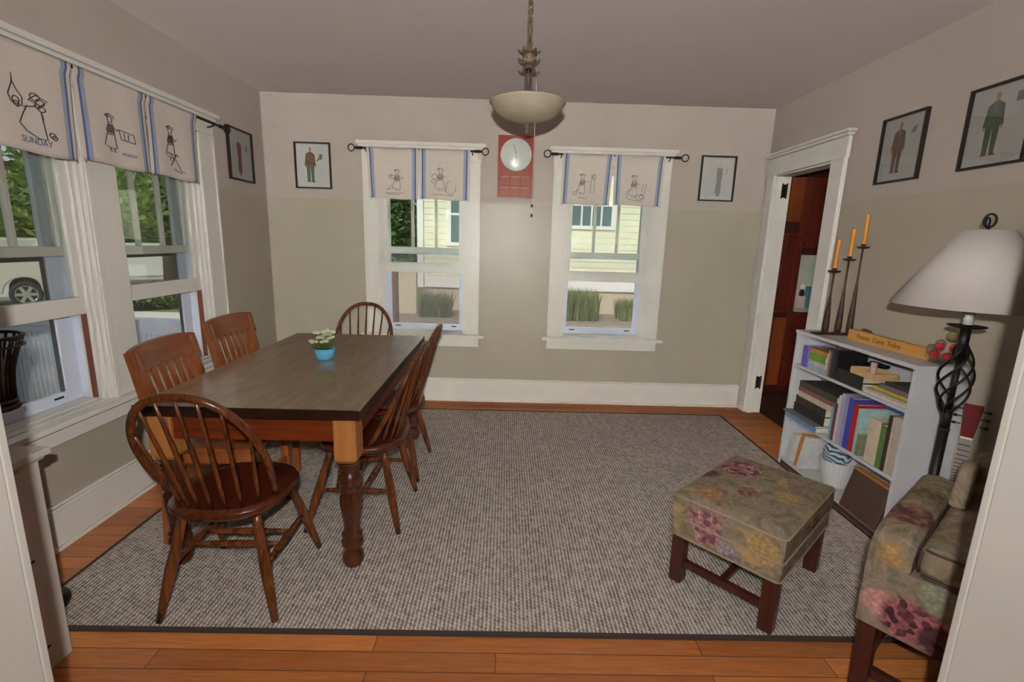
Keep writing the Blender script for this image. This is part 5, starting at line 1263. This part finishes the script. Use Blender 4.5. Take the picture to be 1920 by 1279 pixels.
npart('end_wall', [(-2.0, -1.88, NY+.12, NY+8, .3, 4.64)], M_clap); npart('corner_board', [(-2.06, -1.92, NY-.06, NY-.031, .3, 4.64)], M_clapw)
npart('foundation', [(-1.96, 12, NY+.02, NY+.14, GZ, .2995)], plain('tan_foundation', (196, 182, 160), .9, var=.1)); npart('base_board', [(-1.9, 12, NY-.045, NY-.0305, .31, .56)], M_clapw)
for (x0, x1, z0, z1, nm) in ((1.50, 2.42, 1.82, 2.26, 3), (-1.28, -.55, 1.36, 2.9, 1)):
    fr = npart('house_window', [(x0-.1, x1+.1, NY-.06, NY-.031, z1, z1+.12), (x0-.1, x1+.1, NY-.06, NY-.031, z0-.08, z0), (x0-.1, x0, NY-.06, NY-.031, z0, z1), (x1, x1+.1, NY-.06, NY-.031, z0, z1)]+[(x0+(x1-x0)*k/(nm+1)-.02, x0+(x1-x0)*k/(nm+1)+.02, NY-.055, NY-.031, z0, z1) for k in range(1, nm+1) if nm > 1]+([(x0, x1, NY-.055, NY-.031, (z0+z1)/2-.16, (z0+z1)/2-.11)] if nm == 1 else []), M_clapw)
    npart('house_pane', [(x0, x1, NY-.045, NY-.04, z0, z1)], plain('house_glass', (104, 122, 124), .1), fr)
mb = MB(); mb.prism([(-.5, 0), (5.5, 2.2), (5.5, 2.35), (-.5, .15)], (-4.8, -.4, 4.6-GZ), (0, 1, 0), (0, 0, 1), (15, 0, 0)); obj('roof', mb, plain('roof_shingle', (120, 116, 112), .9), nh)
mb = MB(); mb.box(-3.6, -1.98, NY-.7, NY-.6, -.239, .72); mb.box(-3.65, -3.5, NY-.75, NY-.55, -.239, 1.0); tag(obj('board_fence', mb, plain('tan_boards', (204, 190, 160), .8, var=.08)), 'short tan board fence beside the yellow house corner', 'fence')
mb = MB(); mb.tube([(-1.96, 8.6, GZ), (-1.96, 8.6, .9)], .075, 12); mb.box(-2.06, -1.86, 8.5, 8.7, .9, .95); tag(obj('wooden_post', mb, plain('brown_post', (106, 84, 66), .9, var=.2)), 'thick brown post in front of the tan fence, left back window', 'post')
def grass_clump(label, x, y, w, d, h, n, seed):
    t = thing('ornamental_grass', label, 'plant', (x, y, -.239), 0, 'grass clumps by the yellow house'); r = random.Random(seed); mb = MB()
    for _ in range(n):
        bx, by = r.uniform(-w, w), r.uniform(-d, d); L = h*r.uniform(.6, 1.1); a = r.uniform(0, 6.28); lean = r.uniform(.05, .5)*L; s_ = .014
        p0 = Vector((bx, by, 0)); p1 = p0+Vector((math.cos(a)*lean*.3, math.sin(a)*lean*.3, L*.6)); p2 = p0+Vector((math.cos(a)*lean, math.sin(a)*lean, L)); q = Vector((math.cos(a+1.57), math.sin(a+1.57), 0))*s_
        mb._add([p0-q, p0+q, p1+q*.8, p1-q*.8, p2], [(0, 1, 2, 3), (3, 2, 4)])
    obj('blades', mb, M_grassy, t); return t
mb = MB(); mb.box(-5, 9, 9.7, NY+.015, GZ, -.24); struct('planting_bed', mb, plain('mulch_soil', (150, 136, 122), .95, var=.25, scale=6))
grass_clump('spreading grass clump under the left back window view', -1.5, 10.6, .32, .3, .5, 700, 1)
grass_clump('tall grass clump left in the right back window view', 1.55, 10.6, .5, .3, .68, 900, 2)
grass_clump('lower grass bed right in the right back window view', 3.1, 10.75, .55, .3, .46, 1100, 3)
